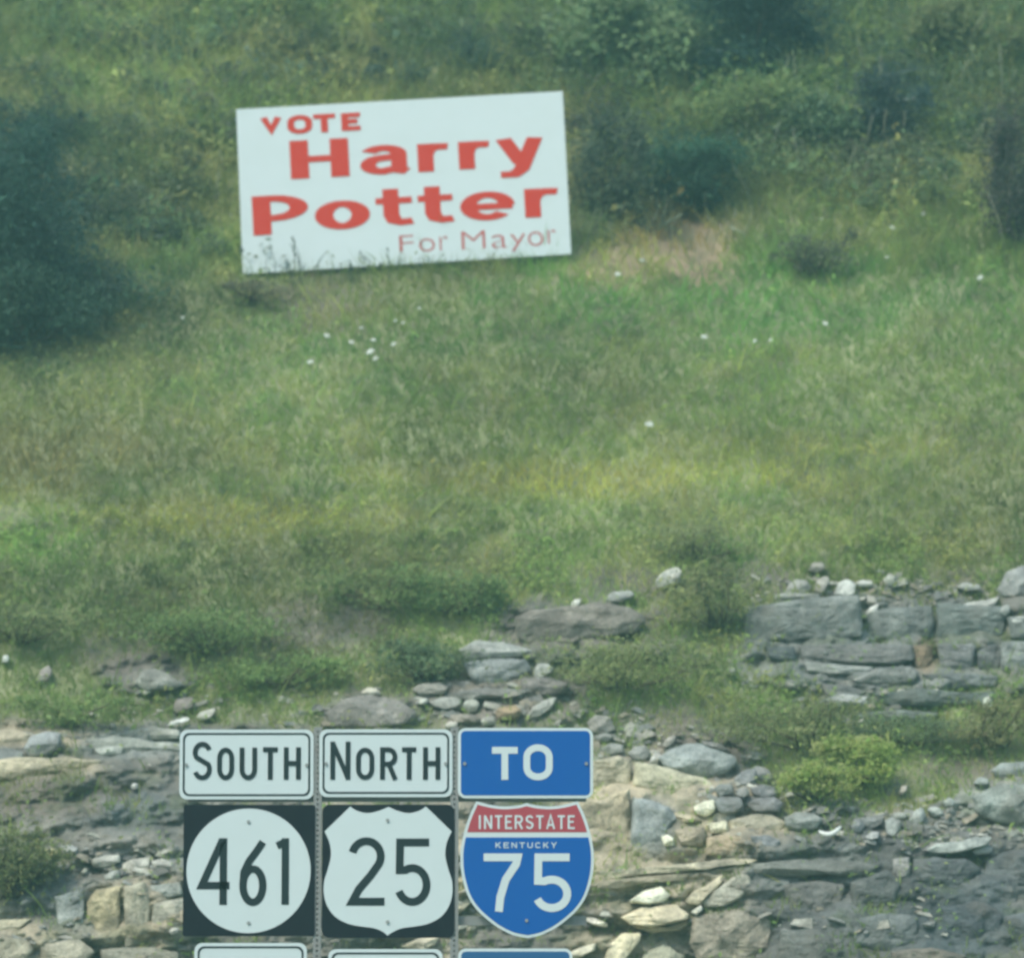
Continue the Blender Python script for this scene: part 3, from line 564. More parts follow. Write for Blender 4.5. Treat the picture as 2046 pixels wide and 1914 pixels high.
# -- two bits of bleached litter
def tube(pts, rad, n=8):
    V, Fc = [], []
    for i, p in enumerate(pts):
        t = (pts[min(i + 1, len(pts) - 1)] - pts[max(i - 1, 0)]).normalized()
        a = t.cross(Vector((0, 0, 1))); a = (a if a.length > 1e-3 else Vector((1, 0, 0))).normalized(); b = t.cross(a)
        r_ = rad[i] if isinstance(rad, (list, tuple)) else rad
        for k in range(n):
            q = 2 * math.pi * k / n; V.append(tuple(p + (a * math.cos(q) + b * math.sin(q)) * r_))
    for i in range(len(pts) - 1):
        for k in range(n): Fc.append((i * n + k, i * n + (k + 1) % n, (i + 1) * n + (k + 1) % n, (i + 1) * n + k))
    Fc.append(tuple(range(n))[::-1]); Fc.append(tuple((len(pts) - 1) * n + k for k in range(n)))
    return V, Fc
dd = float(Dat([1658], [1662])[0]) - .2
pts = [V3(1636 + 44 * t, 1660 + 11 * math.sin(math.pi * t) - 9 * t, dd - .02 * math.sin(math.pi * t)) for t in np.linspace(0, 1, 9)]
v, f = tube(pts, [.006, .012, .015, .016, .016, .015, .014, .012, .007])
tag(mesh_obj('curved_scrap', v, f, M_PALE, smooth=True), 'curved bright white scrap lying on the rock below the lime green bush', 'scrap')
dd = float(Dat([356], [1440])[0]) - .2
rock_o = rock_mesh('flat_scrap', [(336, 1448), (342, 1440), (376, 1431), (380, 1438), (350, 1448)], (0.8, 0.82, 0.74), ns(), proud=.15, bulge=.03, thick=.03, top=.8)
tag(rock_o, 'bright white flat scrap lying above the left side of the SOUTH sign', 'scrap')

# ------------------------------------------------------------------ vegetation
def grid_normals():
    pass
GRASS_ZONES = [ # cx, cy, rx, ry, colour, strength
    (1000, 300, 2000, 300, (0.070, 0.100, 0.055), .5), (20, 450, 290, 330, (0.016, 0.040, 0.042), .95), (200, 620, 380, 120, (0.036, 0.065, 0.050), .75),  # left edge zones put the dark shade mass into the growth colour
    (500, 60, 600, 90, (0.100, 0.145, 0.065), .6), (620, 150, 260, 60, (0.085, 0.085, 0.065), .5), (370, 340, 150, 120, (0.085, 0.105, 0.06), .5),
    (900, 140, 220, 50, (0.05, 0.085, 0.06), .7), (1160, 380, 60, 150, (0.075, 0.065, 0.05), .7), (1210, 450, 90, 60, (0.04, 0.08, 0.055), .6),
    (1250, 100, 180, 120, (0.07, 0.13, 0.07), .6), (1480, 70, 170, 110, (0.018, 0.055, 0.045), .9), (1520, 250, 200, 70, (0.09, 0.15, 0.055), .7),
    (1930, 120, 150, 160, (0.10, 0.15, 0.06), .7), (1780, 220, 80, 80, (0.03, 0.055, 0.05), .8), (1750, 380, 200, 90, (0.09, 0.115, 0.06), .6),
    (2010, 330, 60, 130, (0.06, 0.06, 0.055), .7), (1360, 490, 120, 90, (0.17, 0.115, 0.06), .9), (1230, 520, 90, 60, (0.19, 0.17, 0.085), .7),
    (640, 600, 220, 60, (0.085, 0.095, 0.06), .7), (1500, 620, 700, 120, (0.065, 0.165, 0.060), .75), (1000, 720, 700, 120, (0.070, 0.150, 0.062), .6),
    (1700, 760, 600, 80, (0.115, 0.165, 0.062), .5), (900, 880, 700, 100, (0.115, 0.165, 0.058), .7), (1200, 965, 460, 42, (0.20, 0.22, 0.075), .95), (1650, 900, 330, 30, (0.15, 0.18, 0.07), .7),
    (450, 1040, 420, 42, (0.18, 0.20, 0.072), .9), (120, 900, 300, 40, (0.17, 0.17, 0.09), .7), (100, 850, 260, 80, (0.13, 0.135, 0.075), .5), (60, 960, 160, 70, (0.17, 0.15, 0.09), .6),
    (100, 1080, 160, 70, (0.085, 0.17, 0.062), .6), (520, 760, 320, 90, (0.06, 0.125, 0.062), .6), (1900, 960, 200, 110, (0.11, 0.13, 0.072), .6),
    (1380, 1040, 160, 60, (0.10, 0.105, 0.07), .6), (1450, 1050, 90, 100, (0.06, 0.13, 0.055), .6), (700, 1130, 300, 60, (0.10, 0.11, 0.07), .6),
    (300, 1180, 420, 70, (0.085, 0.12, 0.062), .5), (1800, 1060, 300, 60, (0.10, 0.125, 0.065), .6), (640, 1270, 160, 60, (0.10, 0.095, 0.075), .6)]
def grass_col(px, py):
    c = np.array((0.088, 0.135, 0.062))[None] + 0 * px[:, None]
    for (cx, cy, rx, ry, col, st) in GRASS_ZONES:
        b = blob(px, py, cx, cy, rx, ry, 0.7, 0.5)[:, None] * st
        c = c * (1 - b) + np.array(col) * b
    n1 = fbm(px / 90.0, py / 50.0, 0, 101, 4); n2 = fbm(px / 28.0, py / 20.0, 3, 102, 3)
    dry = np.clip(0.15 + 1.1 * n1, 0, .55)[:, None]
    c = c * (1 - dry) + np.array((0.115, 0.115, 0.07)) * dry
    c = c * (1 + 0.30 * n2[:, None] + 0.40 * n1[:, None]) * (1 + 0.35 * vnoise(px / 300.0, py / 130.0, 0, 105)[:, None])
    return np.clip(c, .012, .24) * np.array((2.75, 2.55, 1.45))
def up_at(px, py):
    e = 2.0
    a = W3(px + e, py, Dat(px + e, py)) - W3(px - e, py, Dat(px - e, py)); b = W3(px, py - e, Dat(px, py - e)) - W3(px, py + e, Dat(px, py + e))
    n = np.cross(a, b); n /= np.linalg.norm(n, axis=1)[:, None] + 1e-9
    return n
def blades(name, label, cat, n, dens, length, width, colf, seed, lean=.55, segs=3, kind='stuff', box_=(-250, 2300, -250, 1960), cvar=.08):
    g = np.random.default_rng(seed)
    px = g.uniform(box_[0], box_[1], n); py = g.uniform(box_[2], box_[3], n)
    keep = g.random(n) < dens(px, py); px, py = px[keep], py[keep]; n = len(px)
    D = Dat(px, py); B = W3(px, py, D + 0.01)
    L = length(px, py) * np.exp(g.normal(0, .28, n)); Wd = width * g.uniform(.6, 1.3, n)
    clump = 3 * vnoise(px / 18.0, py / 14.0, 0, seed)
    az = g.uniform(0, 2 * math.pi, n) * .55 + clump; ln = lean * g.uniform(.2, 1.3, n)
    d = np.stack([np.cos(az) * ln, np.sin(az) * ln - .35, np.ones(n)], -1); d /= np.linalg.norm(d, axis=1)[:, None]
    side = np.cross(d, np.stack([g.normal(0, .5, n), -np.ones(n), g.normal(0, .4, n)], -1)); side /= np.linalg.norm(side, axis=1)[:, None] + 1e-9
    droop = np.stack([np.cos(az), np.sin(az), -.8 * np.ones(n)], -1)
    V = np.zeros((n, segs * 2 + 1, 3))
    for k in range(segs):
        t = k / segs
        c = B + d * (L * t)[:, None] + droop * (L * .38 * ln * t * t)[:, None]
        h = side * (Wd * (1 - .55 * t) * .5)[:, None]
        V[:, 2 * k] = c - h; V[:, 2 * k + 1] = c + h
    V[:, -1] = B + d * L[:, None] + droop * (L * .38 * ln)[:, None]
    off = (np.arange(n) * (segs * 2 + 1))[:, None]
    T = []
    for k in range(segs - 1):
        T += [[2 * k, 2 * k + 1, 2 * k + 3], [2 * k, 2 * k + 3, 2 * k + 2]]
    T += [[2 * segs - 2, 2 * segs - 1, 2 * segs]]
    T = np.array(T); Fc = (off[:, :, None] + T[None]).reshape(-1, 3)
    c = colf(px, py) * np.exp(g.normal(0, cvar, (n, 1))) * (1 + g.normal(0, .06, (n, 3)))
    straw = g.random(n) < .03
    c[straw] = c[straw] * .4 + np.array((0.20, 0.185, 0.11)) * .6
    c = np.clip(c, .01, .8)
    cc = np.repeat(c, segs * 2 + 1, 0)
    o = mesh_obj(name, V.reshape(-1, 3), Fc, M_LEAF, smooth=False, cols=cc)
    tag(o, label, cat, kind=kind); return o
def bare(px, py):
    b = 0 * px
    for (cx, cy, rx, ry, s) in [(1385, 495, 120, 80, .93), (1235, 525, 95, 45, .8), (650, 1265, 130, 60, .6), (1280, 1170, 130, 40, .6), (1530, 1160, 70, 40, .7), (1930, 1150, 80, 25, .6),
                                (260, 1310, 100, 40, .6), (1330, 1450, 120, 50, .7), (1880, 1540, 110, 40, .7), (100, 1450, 120, 30, .6), (640, 600, 140, 40, .4), (20, 1040, 40, 30, .8)]:
        b = np.maximum(b, s * blob(px, py, cx, cy, rx, ry, .6, .6))
    return b
def rockcover(px, py):
    m = bilin(GM, px, py)
    g = sm(.02, .30, fbm(px / 70.0, py / 45.0, 0, 111, 4))
    low = sm(1180, 1330, py)
    return (1 - m * (1 - .42 * g)) * (1 - .30 * low) * (1 - bare(px, py))
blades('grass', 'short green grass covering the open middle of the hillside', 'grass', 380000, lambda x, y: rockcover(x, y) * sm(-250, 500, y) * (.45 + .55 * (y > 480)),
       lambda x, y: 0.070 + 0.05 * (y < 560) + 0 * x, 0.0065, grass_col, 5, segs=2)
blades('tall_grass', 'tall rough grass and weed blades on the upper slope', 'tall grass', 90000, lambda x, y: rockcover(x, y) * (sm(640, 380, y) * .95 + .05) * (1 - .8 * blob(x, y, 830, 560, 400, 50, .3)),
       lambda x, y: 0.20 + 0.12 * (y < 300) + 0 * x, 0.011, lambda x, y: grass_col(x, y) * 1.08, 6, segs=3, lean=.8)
def leaves(name, label, cat, n, dens, size, colf, seed, h=.16, parent=None, box_=(-250, 2300, -250, 1960), kind='stuff'):
    """small broad leaves floating over the ground on hidden stalks: weeds"""
    g = np.random.default_rng(seed)
    px = g.uniform(box_[0], box_[1], n); py = g.uniform(box_[2], box_[3], n)
    keep = g.random(n) < dens(px, py); px, py = px[keep], py[keep]; n = len(px)
    B = W3(px, py, Dat(px, py)) + np.stack([0 * px, -g.uniform(0, h * .6, n), g.uniform(0, h, n) * (0.4 + .6 * np.clip(.5 + vnoise(px / 35.0, py / 25.0, 0, seed + 3), 0, 1))], -1)
    return leafmesh(name, label, cat, B, size, colf(px, py), g, kind)
def leafmesh(name, label, cat, B, size, col, g, kind=None, parent=None, up=.7):
    n = len(B)
    nrm = np.stack([g.normal(0, .6, n), g.normal(-.5, .5, n), g.normal(up, .5, n)], -1); nrm /= np.linalg.norm(nrm, axis=1)[:, None] + 1e-9
    a = np.cross(nrm, g.normal(0, 1, (n, 3))); a /= np.linalg.norm(a, axis=1)[:, None] + 1e-9
    b = np.cross(nrm, a); s = (size * np.exp(g.normal(0, .3, n)))[:, None]
    V = np.stack([B - a * s, B + b * s * .42 + nrm * s * .12, B + a * s, B - b * s * .42 + nrm * s * .12], 1)
    off = (np.arange(n) * 4)[:, None, None]
    Fc = (off + np.array([[0, 1, 2], [0, 2, 3]])[None]).reshape(-1, 3)
    c = np.clip(col * np.exp(g.normal(0, .18, (n, 1)).clip(-.4, .3)) * (1 + g.normal(0, .04, (n, 3))), .008, (.42, .46, .20))
    o = mesh_obj(name, V.reshape(-1, 3), Fc, M_LEAF, parent, False, np.repeat(c, 4, 0), loc=tuple(parent.location) if parent else None)
    if parent: o.location = (0, 0, 0)
    tag(o, label, cat, kind=kind); return o
def weedd(px, py):
    band = np.maximum(sm(560, 300, py), sm(980, 1100, py) * sm(1560, 1400, py))
    left = blob(px, py, 100, 560, 420, 260, .6, .5)
    n = sm(-.05, .25, fbm(px / 80.0, py / 55.0, 0, 131, 4))
    return np.clip((.12 + .88 * np.maximum(band * n, left)) * rockcover(px, py), 0, 1)
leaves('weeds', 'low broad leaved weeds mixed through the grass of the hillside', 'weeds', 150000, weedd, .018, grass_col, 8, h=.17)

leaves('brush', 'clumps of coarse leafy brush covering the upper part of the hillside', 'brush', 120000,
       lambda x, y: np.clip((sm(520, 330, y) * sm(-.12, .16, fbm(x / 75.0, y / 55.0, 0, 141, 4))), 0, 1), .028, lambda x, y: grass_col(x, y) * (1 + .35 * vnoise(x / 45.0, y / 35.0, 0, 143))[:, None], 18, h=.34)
leaves('scrub', 'low ragged scrub creeping down from the grass between the rocks', 'scrub', 110000,
       lambda x, y: np.clip(sm(1020, 1130, y) * sm(-.10, .20, fbm(x / 90.0, y / 55.0, 0, 151, 4)) * (1 - .85 * bilin(GM, x, y)) * (1 - bare(x, y)), 0, 1), .015, lambda x, y: grass_col(x, y) * np.array((.95, 1.08, 1.0)), 19, h=.16)
# -- shrubs, each one a thing
def shrub(name, label, cat, cx, cy, rx, ry, n, col, leaf=.02, seed=1, dy=.35, lumps=14, group=None, col2=None, spread=.5):
    if name == 'weed_clump': rx, ry, n, col = rx * 1.3, ry * .82, int(n * .72), tuple(np.array(col) * .75 + np.array((.105, .125, .07)) * .25)
    g = np.random.default_rng(seed * 13 + 5)
    D = float(Dat([cx], [cy + ry])[0]); m = .0001018 * D
    c0 = W3(cx, cy, D - .15)
    base = W3(cx, min(cy + ry, cy + ry), float(Dat([cx], [cy + ry])[0]))
    root = thing(name, tuple(base), label, cat, group)
    X, Z, Yd = rx * m, ry * m, max(rx, ry) * m * dy * 2
    cen = []
    for k in range(lumps):
        a = g.uniform(0, 2 * math.pi); q = math.sqrt(g.random()) * .95
        cen.append((math.cos(a) * q * X, g.uniform(-.6, .6) * Yd, math.sin(a) * q * Z, g.uniform(.25, spread)))
    cen = np.array(cen); k = g.integers(0, lumps, n); cc = cen[k]
    d = g.normal(0, 1, (n, 3)); d /= np.linalg.norm(d, axis=1)[:, None]
    rr = g.random(n) ** .5 * np.where(g.random(n) < .33, g.uniform(1, 2.3, n), 1.0)
    B = c0 + cc[:, :3] + d * rr[:, None] * cc[:, 3:4] * np.array([X, Yd, Z])[None] * 1.25
    col = np.array(col) * (np.array((2.6, 2.0, 1.7)) if col[1] > .08 else np.array((1.8, 1.6, 1.4)))
    colr = col[None] * np.exp(g.normal(0, .15, lumps))[k][:, None]
    if col2 is not None:
        t = (g.random(lumps) < .4)[k][:, None]; colr = colr * (1 - t) + np.array(col2) * t
    # keep leaves out of the ground
    u = cx + (B[:, 0] - c0[0]) / m; v_ = cy - (B[:, 2] - c0[2]) / m
    dep = Dat(u, v_); B[:, 1] = np.minimum(B[:, 1], dep - .01)
    leafmesh('foliage', None, None, B, leaf, colr, g, None, root)
    V, Fc = [], []
    for q in range(min(lumps, 9)):
        e = Vector((c0 + cen[q, :3]).tolist()); b = Vector(base.tolist()) + Vector((g.uniform(-.08, .08), 0, -.03))
        mid = (b + e) / 2 + Vector((g.uniform(-.05, .05), -.05, 0))
        v, f = tube([b, mid, e], [.010, .007, .003], 5); o_ = len(V)
        V += v; Fc += [tuple(i + o_ for i in ff) for ff in f]
    st = mesh_obj('stem', V, Fc, M_STEM, root, True, (0.12, 0.10, 0.06), loc=tuple(base)); st.location = (0, 0, 0)
    tag(st, kind='stuff')
    return root
DK = (0.016, 0.050, 0.040)
SH = [
    ('shrub', 'dark blue green shrub along the left edge beside the campaign sign', 'shrub', -30, 430, 170, 230, 18000, (0.020, 0.058, 0.046), .022, 1),
    ('shrub', 'low dark shrub under the tall one at the left edge', 'shrub', 40, 610, 170, 80, 5000, (0.034, 0.080, 0.056), .02, 2),
    ('shrub', 'darkest shrub at the top right behind pale leaved brush', 'shrub', 1480, 60, 150, 100, 12000, (0.014, 0.045, 0.040), .024, 3),
    ('shrub', 'light green large leaved shrub above the right corner of the campaign sign', 'shrub', 1250, 60, 130, 100, 4500, (0.075, 0.14, 0.075), .034, 4),
    ('shrub', 'round dark green shrub above the bare reddish soil', 'shrub', 1390, 355, 105, 62, 6500, (0.022, 0.068, 0.045), .020, 5),
    ('shrub', 'dark bluish brush tangle under the pale twigs at upper right', 'shrub', 1780, 220, 80, 85, 4500, (0.022, 0.045, 0.048), .020, 6),
    ('shrub', 'yellow green leafy shrub between the two dark shrubs', 'shrub', 1540, 220, 160, 60, 4500, (0.075, 0.135, 0.055), .024, 7),
    ('shrub', 'small dark tuft of brush in grass right of the bare soil', 'shrub', 1635, 495, 85, 48, 1100, (0.060, 0.079, 0.055), .018, 8),
    ('shrub', 'brown grey dry brush at the right edge', 'shrub', 2020, 360, 60, 110, 3800, (0.045, 0.052, 0.045), .02, 9),
    ('shrub', 'dark weedy brush just behind the right end of the campaign sign', 'shrub', 1215, 320, 75, 120, 4200, (0.045, 0.072, 0.052), .02, 10),
    ('shrub', 'mid green brush left of the bluish tangle', 'shrub', 1660, 250, 90, 60, 3500, (0.05, 0.105, 0.06), .022, 11),
    ('shrub', 'bushy olive shrub at the top right corner', 'shrub', 1950, 60, 120, 90, 5500, (0.080, 0.125, 0.06), .024, 12),
    ('shrub', 'upper clump of the bright lime green bush on the rock', 'bush', 1708, 1515, 74, 46, 3600, (0.145, 0.26, 0.075), .015, 13),
    ('shrub', 'lower left clump of bright lime green bush on the rock', 'bush', 1620, 1560, 64, 36, 2600, (0.14, 0.255, 0.075), .015, 14),
    ('weed_clump', 'bright green weed clump above the top left of the NORTH sign', 'weed clump', 560, 1335, 95, 42, 3200, (0.075, 0.165, 0.055), .016, 15),
    ('weed_clump', 'bright green weed clump upslope of the flat topped boulder', 'weed clump', 430, 1262, 110, 50, 3600, (0.07, 0.155, 0.055), .016, 16),
    ('weed_clump', 'fresh green weed clump at the lower left under the boulder line', 'weed clump', 140, 1412, 85, 40, 2400, (0.08, 0.165, 0.055), .016, 17),
    ('weed_clump', 'green weeds left of the brown grey bank', 'weed clump', 905, 1180, 90, 55, 2600, (0.065, 0.15, 0.055), .016, 18),
    ('weed_clump', 'broad green weed clump halfway down the bare brown strip', 'weed clump', 760, 1170, 100, 45, 2800, (0.075, 0.15, 0.055), .016, 19),
    ('weed_clump', 'dark green weeds directly left of the grey outcrop', 'weed clump', 850, 1315, 75, 50, 2600, (0.035, 0.09, 0.05), .016, 20),
    ('weed_clump', 'large light green weed clump right of the grey outcrop', 'weed clump', 1250, 1330, 140, 52, 4200, (0.09, 0.15, 0.065), .015, 21),
    ('weed_clump', 'green weeds in the gap left of the big ledge blocks', 'weed clump', 1435, 1190, 75, 80, 2600, (0.085, 0.135, 0.065), .016, 22),
    ('weed_clump', 'green weeds hanging under the ledge toward the lime bush', 'weed clump', 1620, 1450, 150, 50, 3800, (0.08, 0.13, 0.06), .015, 23),
    ('weed_clump', 'mossy dark green weeds under the middle of the ledge', 'weed clump', 1820, 1460, 110, 30, 2400, (0.045, 0.10, 0.055), .014, 24),
    ('weed_clump', 'green weeds along the left edge beside the lower rock', 'weed clump', 20, 1700, 75, 110, 3200, (0.065, 0.11, 0.045), .016, 25),
    ('weed_clump', 'green weeds under the right end of the ledge', 'weed clump', 1990, 1440, 90, 60, 2800, (0.09, 0.125, 0.06), .015, 26),
    ('weed_clump', 'green weed clump at the left edge above the first stones', 'weed clump', 30, 1240, 120, 50, 2600, (0.075, 0.13, 0.06), .016, 27),
    ('weed_clump', 'weeds coloured dark for the shadow beneath the lower left corner of the campaign sign', 'weed clump', 500, 580, 60, 22, 900, (0.050, 0.070, 0.055), .016, 28),  # dark leaf colour stands in for the shadow under the board
    ('weed_clump', 'darker green weeds behind the jagged boulder of the ledge', 'weed clump', 1400, 1085, 95, 42, 1800, (0.08, 0.13, 0.065), .016, 29),
]
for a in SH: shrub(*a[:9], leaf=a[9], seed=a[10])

# -- continuous thicket over the top of the slope
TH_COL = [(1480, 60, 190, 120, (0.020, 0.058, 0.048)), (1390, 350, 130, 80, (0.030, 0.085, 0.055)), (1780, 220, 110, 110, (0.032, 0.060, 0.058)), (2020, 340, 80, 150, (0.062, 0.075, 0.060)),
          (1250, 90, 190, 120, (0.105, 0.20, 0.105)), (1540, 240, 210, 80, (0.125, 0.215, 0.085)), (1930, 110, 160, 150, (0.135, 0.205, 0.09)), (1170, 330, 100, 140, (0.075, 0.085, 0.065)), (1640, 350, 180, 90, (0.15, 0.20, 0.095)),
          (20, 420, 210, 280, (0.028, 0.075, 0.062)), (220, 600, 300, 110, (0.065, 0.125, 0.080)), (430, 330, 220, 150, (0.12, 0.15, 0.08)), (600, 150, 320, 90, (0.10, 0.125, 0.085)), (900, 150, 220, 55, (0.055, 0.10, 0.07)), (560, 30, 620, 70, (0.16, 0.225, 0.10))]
def thicket():
    g = np.random.default_rng(77); n = 900
    px = g.uniform(-250, 2300, n * 3); py = g.uniform(-260, 640, n * 3)
    dens = np.maximum.reduce([blob(px, py, 1650, 90, 620, 330, .35, .5), blob(px, py, -10, 430, 210, 330, .5, .6), blob(px, py, 120, 600, 230, 90, .6, .6) * .5, .75 * sm(230, 80, py), .5 * blob(px, py, 350, 330, 320, 230, .5, .5), .7 * blob(px, py, 1180, 330, 110, 190, .4, .4)])
    dens = dens * (1 - bare(px, py)) * (1 - blob(px, py, 830, 400, 430, 230, .2))
    k = g.random(n * 3) < dens; px, py = px[k], py[k]
    C = W3(px, py, Dat(px, py)); R_ = g.uniform(.10, .34, len(px)) * np.where(px > 1100, 1.15, .85)
    col = np.array((0.13, 0.18, 0.085))[None] + 0 * px[:, None]
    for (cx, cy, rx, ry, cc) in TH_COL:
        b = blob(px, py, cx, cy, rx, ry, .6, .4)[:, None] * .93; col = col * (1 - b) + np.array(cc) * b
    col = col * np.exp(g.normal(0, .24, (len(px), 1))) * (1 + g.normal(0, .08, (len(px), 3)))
    per = 190; i = np.repeat(np.arange(len(px)), per); m = len(i)
    d = g.normal(0, 1, (m, 3)); d /= np.linalg.norm(d, axis=1)[:, None]; d[:, 2] = np.abs(d[:, 2]) * 1.15 - .25
    rr = g.random(m) ** .4 * np.where(g.random(m) < .2, g.uniform(1, 1.6, m), 1)
    B = C[i] + d * (rr * R_[i])[:, None] + np.array((0, -.06, .04))
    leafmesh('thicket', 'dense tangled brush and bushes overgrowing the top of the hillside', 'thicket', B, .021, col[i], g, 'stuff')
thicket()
# -- pale stalks and stems standing in the brush
def stalks():
    g = random.Random(4); V, Fc, C = [], [], []
    areas = [(450, 130, 380, 140, 90, .16), (330, 230, 260, 140, 60, .16), (1250, 120, 130, 120, 40, .2), (1650, 300, 150, 120, 60, .3), (1950, 180, 110, 200, 60, .4), (1260, 470, 120, 60, 40, .2), (1450, 470, 80, 60, 30, .15), (900, 60, 200, 60, 40, .14)]
    for (cx, cy, rx, ry, n, L) in areas:
        for _ in range(n):
            px, py = g.gauss(cx, rx * .6), g.gauss(cy, ry * .6)
            b = V3(px, py, float(Dat([px], [py])[0])); l = L * g.uniform(.5, 1.6); a = g.gauss(0, .5)
            e = b + Vector((math.sin(a) * l, -g.uniform(0, .5) * l - .12, math.cos(a) * l)); md = (b + e) / 2 + Vector((g.uniform(-.1, .1) * l, 0, .06 * l)); b = b + Vector((0, 0, -.02))
            v, f = tube([b, md, e], [.0045, .0035, .002], 4); o_ = len(V); V += v; Fc += [tuple(i + o_ for i in q) for q in f]
            c = g.choice([(0.26, 0.30, 0.18), (0.32, 0.32, 0.22), (0.20, 0.24, 0.13), (0.34, 0.36, 0.28)]); C += [c] * len(v)
    tag(mesh_obj('dry_stalks', V, Fc, M_STEM, None, True, np.array(C)), 'pale dry weed stalks standing across the upper brush', 'dry stalks', kind='stuff')
stalks()
def twig(pl, Yoff, rad, label, col=(0.34, 0.38, 0.34)):
    D = float(np.mean([Dat([p[0]], [p[1]])[0] for p in pl])) - Yoff
    v, f = tube([V3(p[0], p[1], D) for p in pl], rad, 6)
    tag(mesh_obj('fallen_branch', v, f, M_STEM, None, True, col), label, 'branch')
twig([(1680, 222), (1740, 206), (1800, 200), (1852, 196)], .55, .008, 'long pale bare branch crossing the bluish brush at upper right')
twig([(1750, 152), (1800, 146), (1834, 138)], .5, .006, 'short pale bare twig above the long pale branch', (0.22, 0.27, 0.25))
twig([(1312, 465), (1330, 446), (1362, 428)], .2, .008, 'slanting pale stick left of the bare reddish soil', (0.30, 0.34, 0.22))
twig([(1460, 455), (1480, 464), (1500, 478)], .2, .008, 'slanting pale stick right of the bare reddish soil', (0.30, 0.34, 0.24))
twig([(1390, 110), (1420, 98), (1470, 112), (1492, 118)], .6, .008, 'pale twig lying across the darkest shrub', (0.25, 0.34, 0.30))

# -- white flower heads
FL = [(653, 671, 7), (702, 684, 6), (746, 680, 6), (740, 704, 9), (750, 717, 6), (786, 688, 6), (722, 655, 5), (620, 724, 7), (790, 641, 4), (805, 645, 4), (1297, 848, 9), (1234, 549, 7), (1284, 521, 7),
      (1407, 674, 7), (1508, 682, 5), (1649, 647, 6), (1958, 556, 7), (1783, 456, 6), (1642, 437, 5), (1844, 428, 5), (1772, 515, 4), (838, 616, 4), (365, 635, 4), (132, 633, 5), (1606, 143, 6), (1730, 136, 6), (1570, 147, 7), (1540, 680, 4)]
def flower_mesh(s):
    V, Fc = [], []
    g = random.Random(3)
    for k in range(22):
        a, q = g.uniform(0, 6.28), math.sqrt(g.random()) * .8
        x, z, y = math.cos(a) * q, math.sin(a) * q * .6, -.25 - g.uniform(0, .25); r_ = .26; o_ = len(V)
        V += [(x + r_ * math.cos(t), y - .05 * math.cos(3 * t), z + r_ * .8 * math.sin(t)) for t in (0, 1.05, 2.1, 3.14, 4.2, 5.24)] + [(x, y - .12, z)]
        Fc += [(o_ + i, o_ + 6, o_ + (i + 1) % 6) for i in range(6)]
    return [(x * s, y * s, z * s) for x, y, z in V], Fc
proto = {}
FLAB = ['leftmost bright head of the flower cluster under the campaign sign', 'bright oval flower in the centre left of the cluster under the sign', 'flower directly above the largest head of the cluster',
        'largest white flower head low in the cluster under the sign', 'flower touching the lower right of the largest head', 'rightmost flower of the main cluster, small and bright',
        'topmost small flower of the cluster, nearest the campaign sign', 'pale flat flower set apart at the lower left of the cluster', 'left one of two tiny flowers right above the cluster',
        'right one of two tiny flowers right above the cluster', 'lone bright white flower in the middle of the open grass', 'lower white flower on the dry patch right of the campaign sign',
        'upper white flower on the dry patch right of the campaign sign', 'ring shaped white flower in grass below the reddish soil', 'faint flower just right of the ring shaped one', 'white flower in green grass below the small dark tuft',
        'white flower by itself near the right edge of the grass', 'flower in dull weeds above the right part of the grass', 'small flower between reddish soil and the dull weeds', 'small flower close to the brown brush at the right edge',
        'tiny flower under the dull weeds, right of the dark tuft', 'tiny flower just below the right half of the campaign sign', 'faint flower below the campaign sign corner on the left', 'faint flower in the dark growth near the left edge',
        'left one of two pale flowers beside the bluish brush', 'right one of two pale flowers beside the bluish brush', 'pale flower on top of the yellow green shrub', 'faint small flower in grass between the ring shaped and the dark tuft ones']
for i, (px, py, r_) in enumerate(FL):
    D = float(Dat([px], [py])[0]); c = W3(px, py, D - .16)
    t = thing('white_flower', (c[0], D - .02, c[2] - .12), FLAB[i], 'flower',
              'white flower heads dotted over the hillside')
    s = r_ * .0001018 * D
    if 'h' not in proto:
        v, f = flower_mesh(1.0); proto['h'] = mesh_obj('flower_head', v, f, M_PALE, t); h = proto['h']
        v, f = tube([Vector((0, 0, 0)), Vector((0, -.1, .06)), Vector((0, -.135, .12))], .002, 5); proto['s'] = mesh_obj('stem', v, f, M_STEM, t, True, (0.07, 0.11, 0.05)); stem_ = proto['s']
    else:
        h = proto['h'].copy(); COL.objects.link(h); h.parent = t
        stem_ = proto['s'].copy(); COL.objects.link(stem_); stem_.parent = t
    h.location = (0, -.14, .12); h.scale = (s, s, s); h.rotation_euler = (rnd.uniform(-.3, .3), rnd.uniform(-.6, .6), 0)

# ------------------------------------------------------------------ flat outline helpers for signs
def prism(name, outline, y0, y1, mat, parent, bevel=0):
    """closed outline in (x, z) at depth y0 (front) .. y1 (back), in parent coordinates"""
    n = len(outline)
    V = [(x, y0, z) for x, z in outline] + [(x, y1, z) for x, z in outline]
    Fc = [tuple(range(n)), tuple(range(2 * n - 1, n - 1, -1))] + [(i, i + n, (i + 1) % n + n, (i + 1) % n) for i in range(n)]
    return mesh_obj(name, V, Fc, mat, parent)
def ring(name, outer, inner, y, mat, parent, t=.0012):
    n = len(outer)
    V = [(x, y, z) for x, z in outer] + [(x, y, z) for x, z in inner] + [(x, y + t, z) for x, z in outer] + [(x, y + t, z) for x, z in inner]
    Fc = []
    for i in range(n):
        j = (i + 1) % n
        Fc += [(i, j, n + j, n + i), (i, 2 * n + i, 2 * n + j, j), (n + i, n + j, 3 * n + j, 3 * n + i)]
    return mesh_obj(name, V, Fc, mat, parent)
